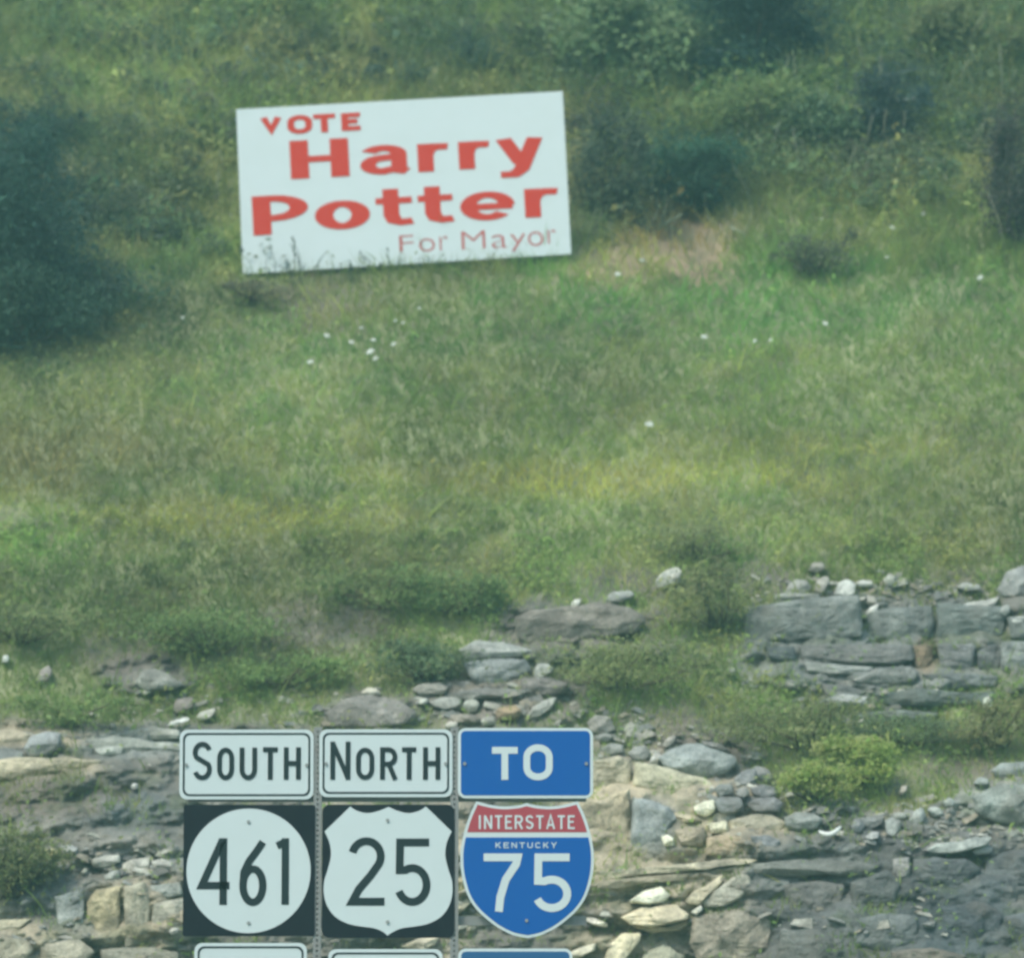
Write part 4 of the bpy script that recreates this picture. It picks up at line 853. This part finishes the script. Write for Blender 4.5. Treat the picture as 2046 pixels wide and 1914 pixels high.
def rrect(x0, z0, x1, z1, r, k=6):
    P_ = []
    for (cx, cz, a0) in ((x1 - r, z1 - r, 0), (x0 + r, z1 - r, 90), (x0 + r, z0 + r, 180), (x1 - r, z0 + r, 270)):
        for i in range(k + 1):
            a = R(a0 + 90 * i / k); P_.append((cx + r * math.cos(a), cz + r * math.sin(a)))
    return P_
def ribbon(name, paths, t, y, mat, parent):
    """lettering: strokes with mitred joints, a hair proud of the panel"""
    V, Fc = [], []
    for si, (pts, closed) in enumerate(paths):
        p = [Vector((a, b)) for a, b in pts]; p = [q for i, q in enumerate(p) if i == 0 or (q - p[i - 1]).length > 1e-5]; n = len(p); yy = y - .00025 * si
        L_, R_ = [], []
        for i in range(n):
            if closed: d0, d1 = p[i] - p[i - 1], p[(i + 1) % n] - p[i]
            else: d0 = p[i] - p[i - 1] if i else p[1] - p[0]; d1 = p[i + 1] - p[i] if i < n - 1 else p[-1] - p[-2]
            d0, d1 = d0.normalized(), d1.normalized()
            n0, n1 = Vector((-d0.y, d0.x)), Vector((-d1.y, d1.x)); mt = (n0 + n1)
            mt = mt.normalized() if mt.length > 1e-4 else n0
            q = t / 2 / max(.45, mt.dot(n0)); L_.append(p[i] + mt * q); R_.append(p[i] - mt * q)
        o_ = len(V)
        V += [(a.x, yy, a.y) for a in L_] + [(a.x, yy, a.y) for a in R_] + [(a.x, yy + .002, a.y) for a in L_] + [(a.x, yy + .002, a.y) for a in R_]
        for i in range(n if closed else n - 1):
            j = (i + 1) % n
            Fc += [(o_ + i, o_ + j, o_ + n + j, o_ + n + i), (o_ + i, o_ + 2 * n + i, o_ + 2 * n + j, o_ + j), (o_ + n + i, o_ + n + j, o_ + 3 * n + j, o_ + 3 * n + i)]
    return mesh_obj(name, V, Fc, mat, parent)
def arc(cx, cy, rx, ry, a0, a1, n=14): return [(cx + rx * math.cos(R(a0 + (a1 - a0) * i / n)), cy + ry * math.sin(R(a0 + (a1 - a0) * i / n))) for i in range(n + 1)]
def glyph(ch, w, h, t):
    """centre lines of highway-style characters in a w x h box, stroke t"""
    a = t / 2; l, r, b, tp, m = a, w - a, a, h - a, w / 2; rx = w / 2 - a
    if ch in 'O0':
        q = min(h * .26, rx * 1.4)
        return [(arc(m, tp - q, rx, q, 0, 180) + arc(m, b + q, rx, q, 180, 360), True)]
    if ch == 'U': q = min(h * .26, rx * 1.3); return [([(l, h)] + arc(m, b + q, rx, q, 180, 360) + [(r, h)], False)]
    if ch == 'T': return [([(0, tp), (w, tp)], False), ([(m, 0), (m, tp)], False)]
    if ch == 'H': return [([(l, 0), (l, h)], False), ([(r, 0), (r, h)], False), ([(l, h * .5), (r, h * .5)], False)]
    if ch == 'N': return [([(l, 0), (l, h)], False), ([(r, 0), (r, h)], False), ([(l, h * .96), (r, h * .04)], False)]
    if ch == 'I': return [([(m, 0), (m, h)], False)]
    if ch == 'E': return [([(w, b), (l, b), (l, tp), (w, tp)], False), ([(l, h * .52), (w * .85, h * .52)], False)]
    if ch == 'A': return [([(l * .8, 0), (m, h), (w - l * .8, 0)], False), ([(w * .2, h * .3), (w * .8, h * .3)], False)]
    if ch == 'K': return [([(l, 0), (l, h)], False), ([(r, h), (l, h * .42)], False), ([(w * .38, h * .58), (r, 0)], False)]
    if ch == 'Y': return [([(l * .7, h), (m, h * .45), (w - l * .7, h)], False), ([(m, 0), (m, h * .5)], False)]
    if ch == 'C': q = min(h * .26, rx * 1.3); return [(arc(m, tp - q, rx, q, 25, 180) + arc(m, b + q, rx, q, 180, 335), False)]
    if ch == 'R':
        q = (tp - h * .48) / 2
        return [([(l, 0), (l, tp)], False), ([(0, tp), (w - a - q * .9, tp)] + arc(w - a - q * .9, tp - q, q * .9, q, 90, -90, 10) + [(l, tp - 2 * q)], False), ([(m, tp - 2 * q), (w - a * .8, 0)], False)]
    if ch == 'S':
        q = (h - t) / 4
        return [(arc(m, tp - q, rx, q, 20, 215, 16) + arc(m, b + q, rx, q, 35, -160, 16), False)]
    if ch == '1': return [([(w - a * 1.0, 0), (w - a * 1.0, h)], False), ([(w - a * 1.2, tp - a * .1), (w * .12, tp - h * .06)], False)]
    if ch == '4': x = w * .80; return [([(x, 0), (x, tp), (x - a * .5, tp), (l, h * .29), (w, h * .29)], False)]
    if ch == '6':
        q = h * .30 - a
        return [(arc(m, b + q, rx, q, 0, 348, 30), True), ([(w * .86, tp), (w * .62, h * .80), (w * .36, h * .66), (w * .17, h * .50), (l, h * .32), (l, h * .28)], False)]
    if ch == '7': return [([(0, tp), (r, tp), (r - w * .04, h * .82), (w * .58, h * .55), (w * .44, h * .25), (w * .40, 0)], False)]
    if ch == '2':
        q = h * .28 - a
        return [(arc(m, tp - q, rx, q, 165, -28, 18) + [(w * .62, h * .44), (w * .30, h * .24), (l * 1.1, b), (w, b)], False)]
    if ch == '5':
        q = h * .31 - a
        return [([(w * .96, tp), (l * 1.1, tp), (l, h * .53)] + arc(m - rx * .06, b + q, rx * 1.06, q, 118, -158, 22), False)]
    if ch == 'P':
        q = (tp - h * .42) / 2
        return [([(l, 0), (l, tp)], False), ([(0, tp), (r - q * .9, tp)] + arc(r - q * .9, tp - q, q * .9, q, 90, -90, 10) + [(l, tp - 2 * q)], False)]
    if ch == 'V': return [([(l, h), (m, a * 1.9), (r, h)], False)]
    if ch == 'o': return [(arc(m, h / 2, rx, h / 2 - a, 0, 348, 28), True)]
    if ch == 'e': return [(arc(m, h / 2, rx, h / 2 - a, 0, 318, 28), False), ([(l, h * .48), (w - a * .3, h * .48)], False)]
    if ch == 'a':
        q = h * .32 - a
        return [(arc(m, tp - q, rx, q, 158, 0, 14) + [(r, a * 1.2), (w, a * .7)], False), ([(r, h * .60), (m, h * .56)] + arc(m * .95, b + (h * .56 - b) / 2, rx * .95, (h * .56 - b) / 2, 100, 270, 12) + [(r * .96, h * .20)], False)]
    if ch == 'r': return [([(l, 0), (l, h)], False), ([(l, h * .60), (w * .36, h * .80), (w * .62, h * .885), (w, h * .87)], False)]
    if ch == 't': return [([(w * .42, h), (w * .42, h * .28), (w * .50, b + h * .05), (w * .70, b), (w, b + h * .02)], False), ([(0, h * .68), (w, h * .68)], False)]
    if ch == 'y': return [([(l, h), (w * .52, h * .36)], False), ([(r, h), (w * .52, h * .20), (w * .36, b), (w * .08, b)], False)]
    return [([(l, 0), (r, h)], False)]
def bold_glyph(ch, x0, x1, y0, y1, t, k, parent, mat, nm='letter'):
    """wide painted letter: stems k times as thick as the cross strokes"""
    c = ZP((x0 + x1) / 2, (y0 + y1) / 2); u = (ZP(100, 0) - ZP(0, 0)).x / 100
    w_, h_ = (x1 - x0) * u / k, (y1 - y0) * u
    o = ribbon(nm, glyph(ch, w_, h_, t * u), t * u, 0, mat, parent)
    loc = parent.location
    for v in o.data.vertices:
        a, b = (v.co.x - w_ / 2) * k, v.co.z - h_ / 2
        v.co = (c.x - loc.x + a * math.cos(ANG) - b * math.sin(ANG), -.0095 + v.co.y, c.z - loc.z + a * math.sin(ANG) + b * math.cos(ANG))
    return o
YS = 24.0
def PS(px, py): v = W3(px, py, YS); return (float(v[0]), float(v[2]))
def Z2(sx, sy, ox, oy, sc):
    """point read off an enlarged view"""
    return PS(ox + sx / sc, oy + sy / sc)
def word(parent, chars, boxes, t, y, mat, view, nm='letter'):
    px0 = parent.location
    for ch, (x0, x1, y0, y1) in zip(chars, boxes):
        a, b = Z2(x0, y1, *view), Z2(x1, y0, *view)
        w_, h_ = b[0] - a[0], b[1] - a[1]
        g_ = [([(a[0] - px0[0] + u, a[1] - px0[2] + v) for u, v in pp], cl) for pp, cl in glyph(ch, w_, h_, t)]
        ribbon(nm, g_, t, y, mat, parent)
def bolt(parent, x, z, y=-.0035, r=.009):
    V = [(x + r * math.cos(k * math.pi / 3), yy, z + r * math.sin(k * math.pi / 3)) for yy in (y - .006, y + .004) for k in range(6)]
    Fc = [tuple(range(5, -1, -1)), tuple(range(6, 12))] + [(k, (k + 1) % 6, (k + 1) % 6 + 6, k + 6) for k in range(6)]
    return mesh_obj('bolt', V, Fc, M_BOLT, parent)
VA = (340, 1430, 3.844); VB = (780, 1430, 3.844); VC = (600, 1430, 3.842)
K = .0001018 * 24 / 3.844                                 # metres per enlarged pixel
def banner(label, view, bx, by0, by1, chars, boxes, mat=None, legend=None, blue=False, t=.0235, rad=.038, bolts=True):
    x0, z0 = Z2(bx[0], by1, *view); x1, z1 = Z2(bx[1], by0, *view)
    o = thing('direction_sign', ((x0 + x1) / 2, YS, z0), label, 'road sign', 'sign panels on the highway sign assembly')
    lx, lz = o.location.x, o.location.z
    x0, x1, z0, z1 = x0 - lx, x1 - lx, z0 - lz, z1 - lz
    prism('panel', rrect(x0, z0, x1, z1, rad), -.001, .003, M_WHITE, o)
    if blue:
        e = 23 * K; prism('face', rrect(x0 + e, z0 + e, x1 - e, z1 - e, rad * .6), -.0025, 0, mat, o)
    else:
        e, d = 40 * K, 15 * K
        ring('border', rrect(x0 + e - d, z0 + e - d, x1 - e + d, z1 - e + d, rad * .85), rrect(x0 + e, z0 + e, x1 - e, z1 - e, rad * .7), -.0025, M_INK, o)
    word(o, chars, boxes, t, -.0045, legend or M_INK, view)
    if bolts:
        for s in (x0 + 52 * K, x1 - 52 * K): bolt(o, s, (z0 + z1) / 2 - .003)
    return o
banner('white rectangular sign reading SOUTH above the 461 marker', VA, (70, 1102), 105, 640, 'SOUTH', [(172, 322, 198, 492), (360, 492, 243, 492), (532, 668, 243, 492), (712, 826, 240, 488), (872, 1004, 240, 488)])
banner('white rectangular sign reading NORTH above the 25 shield', VC, (145, 1168), 103, 622, 'NORTH', [(230, 385, 197, 488), (427, 568, 243, 490), (612, 745, 240, 488), (780, 890, 240, 488), (942, 1075, 240, 488)])
banner('blue sign with white border reading TO above the interstate shield', VB, (518, 1556), 92, 632, 'TO', [(780, 978, 238, 490), (1022, 1246, 218, 494)], M_BLUE, M_WHITE, blue=True, t=.033)
banner('top of a white bordered plaque under the 461 marker', VA, (182, 1050), 1742, 2330, '', [], rad=.038)
banner('top of a white bordered plaque under the 25 shield', VC, (212, 1092), 1788, 2380, '', [], rad=.038)
banner('top of a blue plaque with pale border under the interstate shield', VB, (520, 1398), 1784, 2380, '', [], M_DBLUE, None, blue=True)
# 461
x0, z0 = Z2(96, 1690, *VA); x1, z1 = Z2(1114, 682, *VA)
o = thing('route_marker', ((x0 + x1) / 2, YS, z0), 'black square route marker with a white circle reading 461', 'road sign', 'sign panels on the highway sign assembly')
lx, lz = o.location.x, o.location.z
prism('panel', rrect(x0 - lx, z0 - lz, x1 - lx, z1 - lz, .012), -.001, .003, M_BLACK, o)
c = Z2(602, 1188, *VA); rr = 476 * K
prism('circle', [(c[0] - lx + rr * math.cos(a), c[1] - lz + rr * math.sin(a)) for a in np.linspace(0, 2 * math.pi, 72, endpoint=False)], -.0025, 0, M_WHITE, o)
word(o, '461', [(214, 458, 938, 1450), (530, 742, 938, 1458), (806, 914, 938, 1448)], .036, -.0045, M_INK, VA, 'digit')
bolt(o, Z2(602, 812, *VA)[0] - lx, Z2(602, 812, *VA)[1] - lz); bolt(o, Z2(602, 1588, *VA)[0] - lx, Z2(602, 1588, *VA)[1] - lz)
# 25
def smooth_poly(pts, n=6, hard=()):
    out = []; m = len(pts)
    for i in range(m):
        p0, p1, p2, p3 = [Vector(pts[(i + k) % m]) for k in (-1, 0, 1, 2)]
        if i in hard: p0 = p1
        if (i + 1) % m in hard: p3 = p2
        for k in range(n):
            t = k / n; q = .5 * ((2 * p1) + (p2 - p0) * t + (2 * p0 - 5 * p1 + 4 * p2 - p3) * t * t + (3 * p1 - p0 - 3 * p2 + p3) * t ** 3)
            out.append((q.x, q.y))
    return out
x0, z0 = Z2(165, 1702, *VC); x1, z1 = Z2(1182, 680, *VC)
o = thing('route_marker', ((x0 + x1) / 2, YS, z0), 'black square route marker with a white shield reading 25', 'road sign', 'sign panels on the highway sign assembly')
lx, lz = o.location.x, o.location.z
prism('panel', rrect(x0 - lx, z0 - lz, x1 - lx, z1 - lz, .035), -.001, .003, M_BLACK, o)
half = [(680, 697), (745, 727), (830, 745), (910, 728), (965, 695), (1162, 886), (1125, 970), (1113, 1070), (1138, 1180), (1165, 1270), (1166, 1370), (1140, 1460), (1080, 1540), (985, 1592), (880, 1614), (780, 1628), (715, 1655), (669, 1684)]
mir = [(2 * 674 - x, y) for x, y in half[1:-1]][::-1]
pts = [Z2(x, y, *VC) for x, y in half + mir]; hard = {0, 4, 5, 17, len(half) + len(mir) - 4, len(half) + len(mir) - 5}
prism('shield', [(a - lx, b - lz) for a, b in smooth_poly(pts, 5, hard)], -.0025, 0, M_WHITE, o)
word(o, '25', [(366, 648, 930, 1454), (732, 1000, 940, 1456)], .038, -.0045, M_INK, VC, 'digit')
bolt(o, Z2(670, 800, *VC)[0] - lx, Z2(670, 800, *VC)[1] - lz); bolt(o, Z2(670, 1580, *VC)[0] - lx, Z2(670, 1580, *VC)[1] - lz)
# 75
ctr = Z2(1050, 1702, *VB)
o = thing('interstate_shield', (ctr[0], YS, ctr[1]), 'red and blue interstate shield reading INTERSTATE KENTUCKY 75', 'road sign', 'sign panels on the highway sign assembly')
lx, lz = o.location.x, o.location.z
half = [(1046, 668), (1120, 686), (1230, 694), (1330, 682), (1440, 655), (1490, 760), (1530, 880), (1556, 1000), (1562, 1110), (1550, 1230), (1510, 1370), (1450, 1470), (1370, 1550), (1270, 1625), (1160, 1680), (1055, 1704)]
mir = [(2 * 1050 - x, y) for x, y in half[1:-1]][::-1]
poly = smooth_poly(half + mir, 5, {0, 4, 15, len(half) + len(mir) - 4})
def inset(pl, d):
    out = []; n = len(pl)
    for i in range(n):
        a, b, c_ = Vector(pl[i - 1]), Vector(pl[i]), Vector(pl[(i + 1) % n]); d0, d1 = (b - a), (c_ - b)
        if d0.length < 1e-6 or d1.length < 1e-6: out.append(tuple(b)); continue
        d0.normalize(); d1.normalize(); n0, n1 = Vector((-d0.y, d0.x)), Vector((-d1.y, d1.x)); m_ = (n0 + n1).normalized()
        q = b + m_ * d / max(.6, m_.dot(n0)); out.append((q.x, q.y))
    return out
TZ = lambda pl: [(Z2(x, y, *VB)[0] - lx, Z2(x, y, *VB)[1] - lz) for x, y in pl]
prism('panel', TZ(poly), -.001, .003, M_WHITE, o)
ip = inset(poly, 22)
def clip(pl, y, keep_above):
    out = []; n = len(pl)
    for i in range(n):
        a, b = pl[i], pl[(i + 1) % n]; ia = (a[1] < y) == keep_above; ib = (b[1] < y) == keep_above
        if ia: out.append(a)
        if ia != ib: t = (y - a[1]) / (b[1] - a[1]); out.append((a[0] + (b[0] - a[0]) * t, y))
    return out
prism('red_band', TZ(clip(ip, 892, True)), -.0025, 0, M_RED, o)
prism('blue_field', TZ(clip(ip, 932, False)), -.0025, 0, M_BLUE, o)
W_ = 'INTERSTATE'; ws = [.35, 1, .9, .85, 1, .95, .9, 1.05, .9, .85]; tot = sum(ws) + .33 * 9; x = 676; bxs = []
for q in ws: u = 740 / tot; bxs.append((x, x + q * u, 762, 868)); x += (q + .33) * u
word(o, W_, bxs, .0095, -.0045, M_WHITE, VB)
W_ = 'KENTUCKY'; x = 808; bxs = []
for q in range(8): bxs.append((x, x + 42, 970, 1014)); x += 61
word(o, W_, bxs, .0050, -.0045, M_WHITE, VB)
word(o, '75', [(716, 1008, 1055, 1502), (1104, 1388, 1055, 1504)], .038, -.0045, M_WHITE, VB, 'digit')
bolt(o, Z2(1046, 1570, *VB)[0] - lx, Z2(1046, 1570, *VB)[1] - lz)
# supports: perforated posts and two cross rails
def post_mesh(name, x, z0, z1, w, parent, holes=True):
    """square tube seen with a row of punched holes in its front face"""
    V, Fc = [], []; h = w / 2; pitch = .0254; y0, y1 = .006, .006 + w; r_ = .0058
    n = int((z1 - z0) / pitch)
    # side and back walls
    V += [(x - h, y0, z0), (x - h, y0, z1), (x - h, y1, z0), (x - h, y1, z1), (x + h, y1, z0), (x + h, y1, z1), (x + h, y0, z0), (x + h, y0, z1)]
    Fc += [(0, 1, 3, 2), (2, 3, 5, 4), (4, 5, 7, 6), (1, 7, 5, 3)]
    for k in range(n):
        za, zb = z0 + k * pitch, (z0 + (k + 1) * pitch if k < n - 1 else z1); zc = za + pitch / 2; o_ = len(V)
        V += [(x - h, y0, za), (x + h, y0, za), (x + h, y0, zb), (x - h, y0, zb)]
        V += [(x + r_ * math.cos(R(225 + 45 * i)), y0, zc + r_ * math.sin(R(225 + 45 * i))) for i in range(8)]
        for i in range(4):
            a, b = o_ + i, o_ + (i + 1) % 4; q0, q1, q2 = o_ + 4 + 2 * i, o_ + 4 + (2 * i + 1) % 8, o_ + 4 + (2 * i + 2) % 8
            Fc += [(a, b, q1, q0), (b, q2, q1)]
    return mesh_obj(name, V, Fc, M_STEEL, parent)
sx = PS(635, 1500)[0]; sx2 = PS(908, 1500)[0]
sup = thing('sign_support', ((sx + sx2) / 2, YS, 0), 'galvanised perforated posts and cross rails carrying the highway signs', 'sign support')
ox = sup.location.x
for xx in (sx, sx2): post_mesh('post', xx - ox, 0, PS(0, 1452)[1] - 0, .040, sup)
for (xa, xb, yy, hh) in ((372, 1172, 1594, .030), (372, 1172, 1838, .045)):
    a, b = PS(xa, yy), PS(xb, yy)
    q = mesh_obj('cross_rail', [(x_, y_, z_) for y_ in (.052, .066) for z_ in (a[1] - hh / 2, a[1] + hh / 2) for x_ in (a[0] - ox, b[0] - ox)], [(0, 1, 3, 2), (4, 6, 7, 5), (0, 4, 5, 1), (2, 3, 7, 6), (0, 2, 6, 4), (1, 5, 7, 3)], M_STEEL, sup)

# ------------------------------------------------------------------ campaign sign on the slope
YP = 36.72
def ZP(sx_, sy_): v = W3(440 + sx_ / 2.6865, 160 + sy_ / 2.6865, YP); return Vector((float(v[0]), 0, float(v[2])))
TL, TR, BR, BL = ZP(86, 160), ZP(1838, 62), ZP(1884, 935), ZP(122, 1042)
camp = thing('campaign_sign', (BL.x + (BR - BL).x / 2, YP, BL.z), 'tilted white plywood sign asking in red letters to vote for a mayor', 'campaign sign')
cl = camp.location
prism('board', [(p.x - cl.x, p.z - cl.z) for p in (BL, BR, TR, TL)], -.006, .012, M_PLY, camp)
ANG = R(3.25)
fonts = {}
def text_mesh(ch, bold):
    key = (ch, bold)
    if key in fonts: return fonts[key]
    cu = bpy.data.curves.new('t', 'FONT'); cu.body = ch; cu.offset = bold; cu.resolution_u = 6; cu.extrude = 0; cu.fill_mode = 'FRONT'
    ob = bpy.data.objects.new('t', cu); COL.objects.link(ob)
    me = bpy.data.meshes.new_from_object(ob.evaluated_get(bpy.context.evaluated_depsgraph_get()))
    v = np.array([tuple(x.co) for x in me.vertices]); f = [tuple(p.vertices) for p in me.polygons]
    bpy.data.objects.remove(ob); bpy.data.curves.remove(cu); bpy.data.meshes.remove(me)
    fonts[key] = (v, f); return v, f
def painted(ch, x0, x1, y0, y1, bold, mat):
    v, f = text_mesh(ch, bold); mn, mx_ = v.min(0), v.max(0); sz = mx_ - mn
    c = ZP((x0 + x1) / 2, (y0 + y1) / 2); k = (ZP(100, 0) - ZP(0, 0)).x / 100
    u = ((v[:, 0] - mn[0]) / sz[0] - .5) * (x1 - x0) * k; w_ = ((v[:, 1] - mn[1]) / sz[1] - .5) * (y1 - y0) * k
    X = c.x - cl.x + u * math.cos(ANG) - w_ * math.sin(ANG); Z_ = c.z - cl.z + u * math.sin(ANG) + w_ * math.cos(ANG)
    n = len(v); V = [(a, -.0085, b) for a, b in zip(X, Z_)]
    me = mesh_obj('letter', V, f, mat, camp)
    return me
for ch, x0, x1, y0, y1 in [('V', 216, 332, 203, 296), ('O', 360, 494, 190, 292), ('T', 500, 618, 184, 284), ('E', 650, 752, 178, 275)]: bold_glyph(ch, x0, x1, y0, y1, 25, 1.5, camp, M_PLYRED)
for ch, x0, x1, y0, y1 in [('H', 376, 690, 320, 528), ('a', 752, 1002, 350, 510), ('r', 1060, 1224, 342, 494), ('r', 1280, 1444, 330, 480), ('y', 1482, 1736, 313, 524),
                           ('P', 174, 474, 618, 830), ('o', 508, 804, 648, 804), ('t', 836, 1030, 585, 784), ('t', 1062, 1248, 572, 770), ('e', 1288, 1582, 600, 756), ('r', 1634, 1812, 582, 738)]:
    bold_glyph(ch, x0, x1, y0, y1, 34, 2.9 if ch in 'HPo' else 2.5, camp, M_PLYRED)
for ch, x0, x1, y0, y1 in [('F', 962, 1038, 835, 922), ('o', 1068, 1152, 852, 922), ('r', 1178, 1222, 840, 916), ('M', 1296, 1422, 812, 908), ('a', 1458, 1542, 832, 903), ('y', 1558, 1640, 828, 920), ('o', 1652, 1734, 815, 892), ('r', 1758, 1802, 806, 878)]:
    painted(ch, x0, x1, y0, y1, -.014, M_PLYDARK)
for fx in (.22, .80):
    p = BL.lerp(BR, fx); q = TL.lerp(TR, fx)
    x_ = (p.x + q.x) / 2 - cl.x; zt = q.z - cl.z - .06; hw = .045
    V = [(x_ + a * hw, y_, z_) for z_ in (-1.0, zt) for (a, y_) in ((-1, .014), (1, .014), (1, .104), (-1, .104))]
    mesh_obj('post', V, [(0, 1, 2, 3)[::-1], (4, 5, 6, 7), (0, 1, 5, 4), (1, 2, 6, 5), (2, 3, 7, 6), (3, 0, 4, 7)], M_WOOD, camp)
# weeds standing in front of its lower edge
def front_weeds():
    g = random.Random(9); V, Fc, C = [], [], []
    for (cx, cy, n, L) in ((545, 548, 2, .28), (600, 545, 8, .26), (690, 540, 7, .10), (770, 538, 4, .20), (850, 530, 4, .08), (950, 528, 3, .06), (1060, 520, 3, .06)):
        for _ in range(n):
            px = g.gauss(cx, 13); b = V3(px, cy + 12, YP - .10); l = L * g.uniform(.4, 1.25); a = g.gauss(-.15, .45)
            e = b + Vector((math.sin(a) * l, -.03, math.cos(a) * l)); md = (b + e) / 2 + Vector((g.uniform(-.12, .12) * l, 0, .05 * l))
            v, f = tube([b + Vector((0, 0, -.15)), md, e], [.0035, .003, .002], 4); o_ = len(V); V += v; Fc += [tuple(i + o_ for i in q) for q in f]
            c = g.choice([(0.05, 0.08, 0.05), (0.07, 0.09, 0.06), (0.04, 0.06, 0.045)]); C += [c] * len(v)
            for k in range(int(2 + l * 22)):
                t = g.uniform(.3, 1); p = b.lerp(e, t); s = g.uniform(.006, .013); o_ = len(V); q = g.uniform(0, 3.1)
                d = Vector((math.cos(q), -.3, math.sin(q))) * s * 2; w_ = Vector((-math.sin(q), 0, math.cos(q))) * s * .6
                V += [tuple(p), tuple(p + d * .5 + w_), tuple(p + d), tuple(p + d * .5 - w_)]; Fc.append((o_, o_ + 1, o_ + 2, o_ + 3)); C += [c] * 4
    tag(mesh_obj('weed_stems', V, Fc, M_STEM, None, False, np.array(C)), 'dark thin weed stems poking up across the bottom edge of the campaign sign', 'weeds', kind='stuff')
front_weeds()

# ------------------------------------------------------------------ scattering volume added to stand in for windscreen glare
VEIL = 0.0030
m = bpy.data.materials.new('windscreen_veil'); m.use_nodes = True; N = m.node_tree.nodes; L = m.node_tree.links
N.remove(N['Principled BSDF']); pv = N.new('ShaderNodeVolumePrincipled'); pv.inputs['Density'].default_value = VEIL
pv.inputs['Color'].default_value = (0.46, 0.93, 0.84, 1); pv.inputs['Anisotropy'].default_value = 0.1
L.new(pv.outputs[0], N['Material Output'].inputs['Volume'])
zt = float(P[..., 2].max()) + 8
hv = [(x_, y_, z_) for z_ in (-2, zt) for y_ in (-260, 260) for x_ in (-260, 260)]
hz = mesh_obj('windscreen_veil', hv, [(0, 2, 3, 1), (4, 5, 7, 6), (0, 1, 5, 4), (2, 6, 7, 3), (0, 4, 6, 2), (1, 3, 7, 5)], m)
tag(hz, kind='stuff')
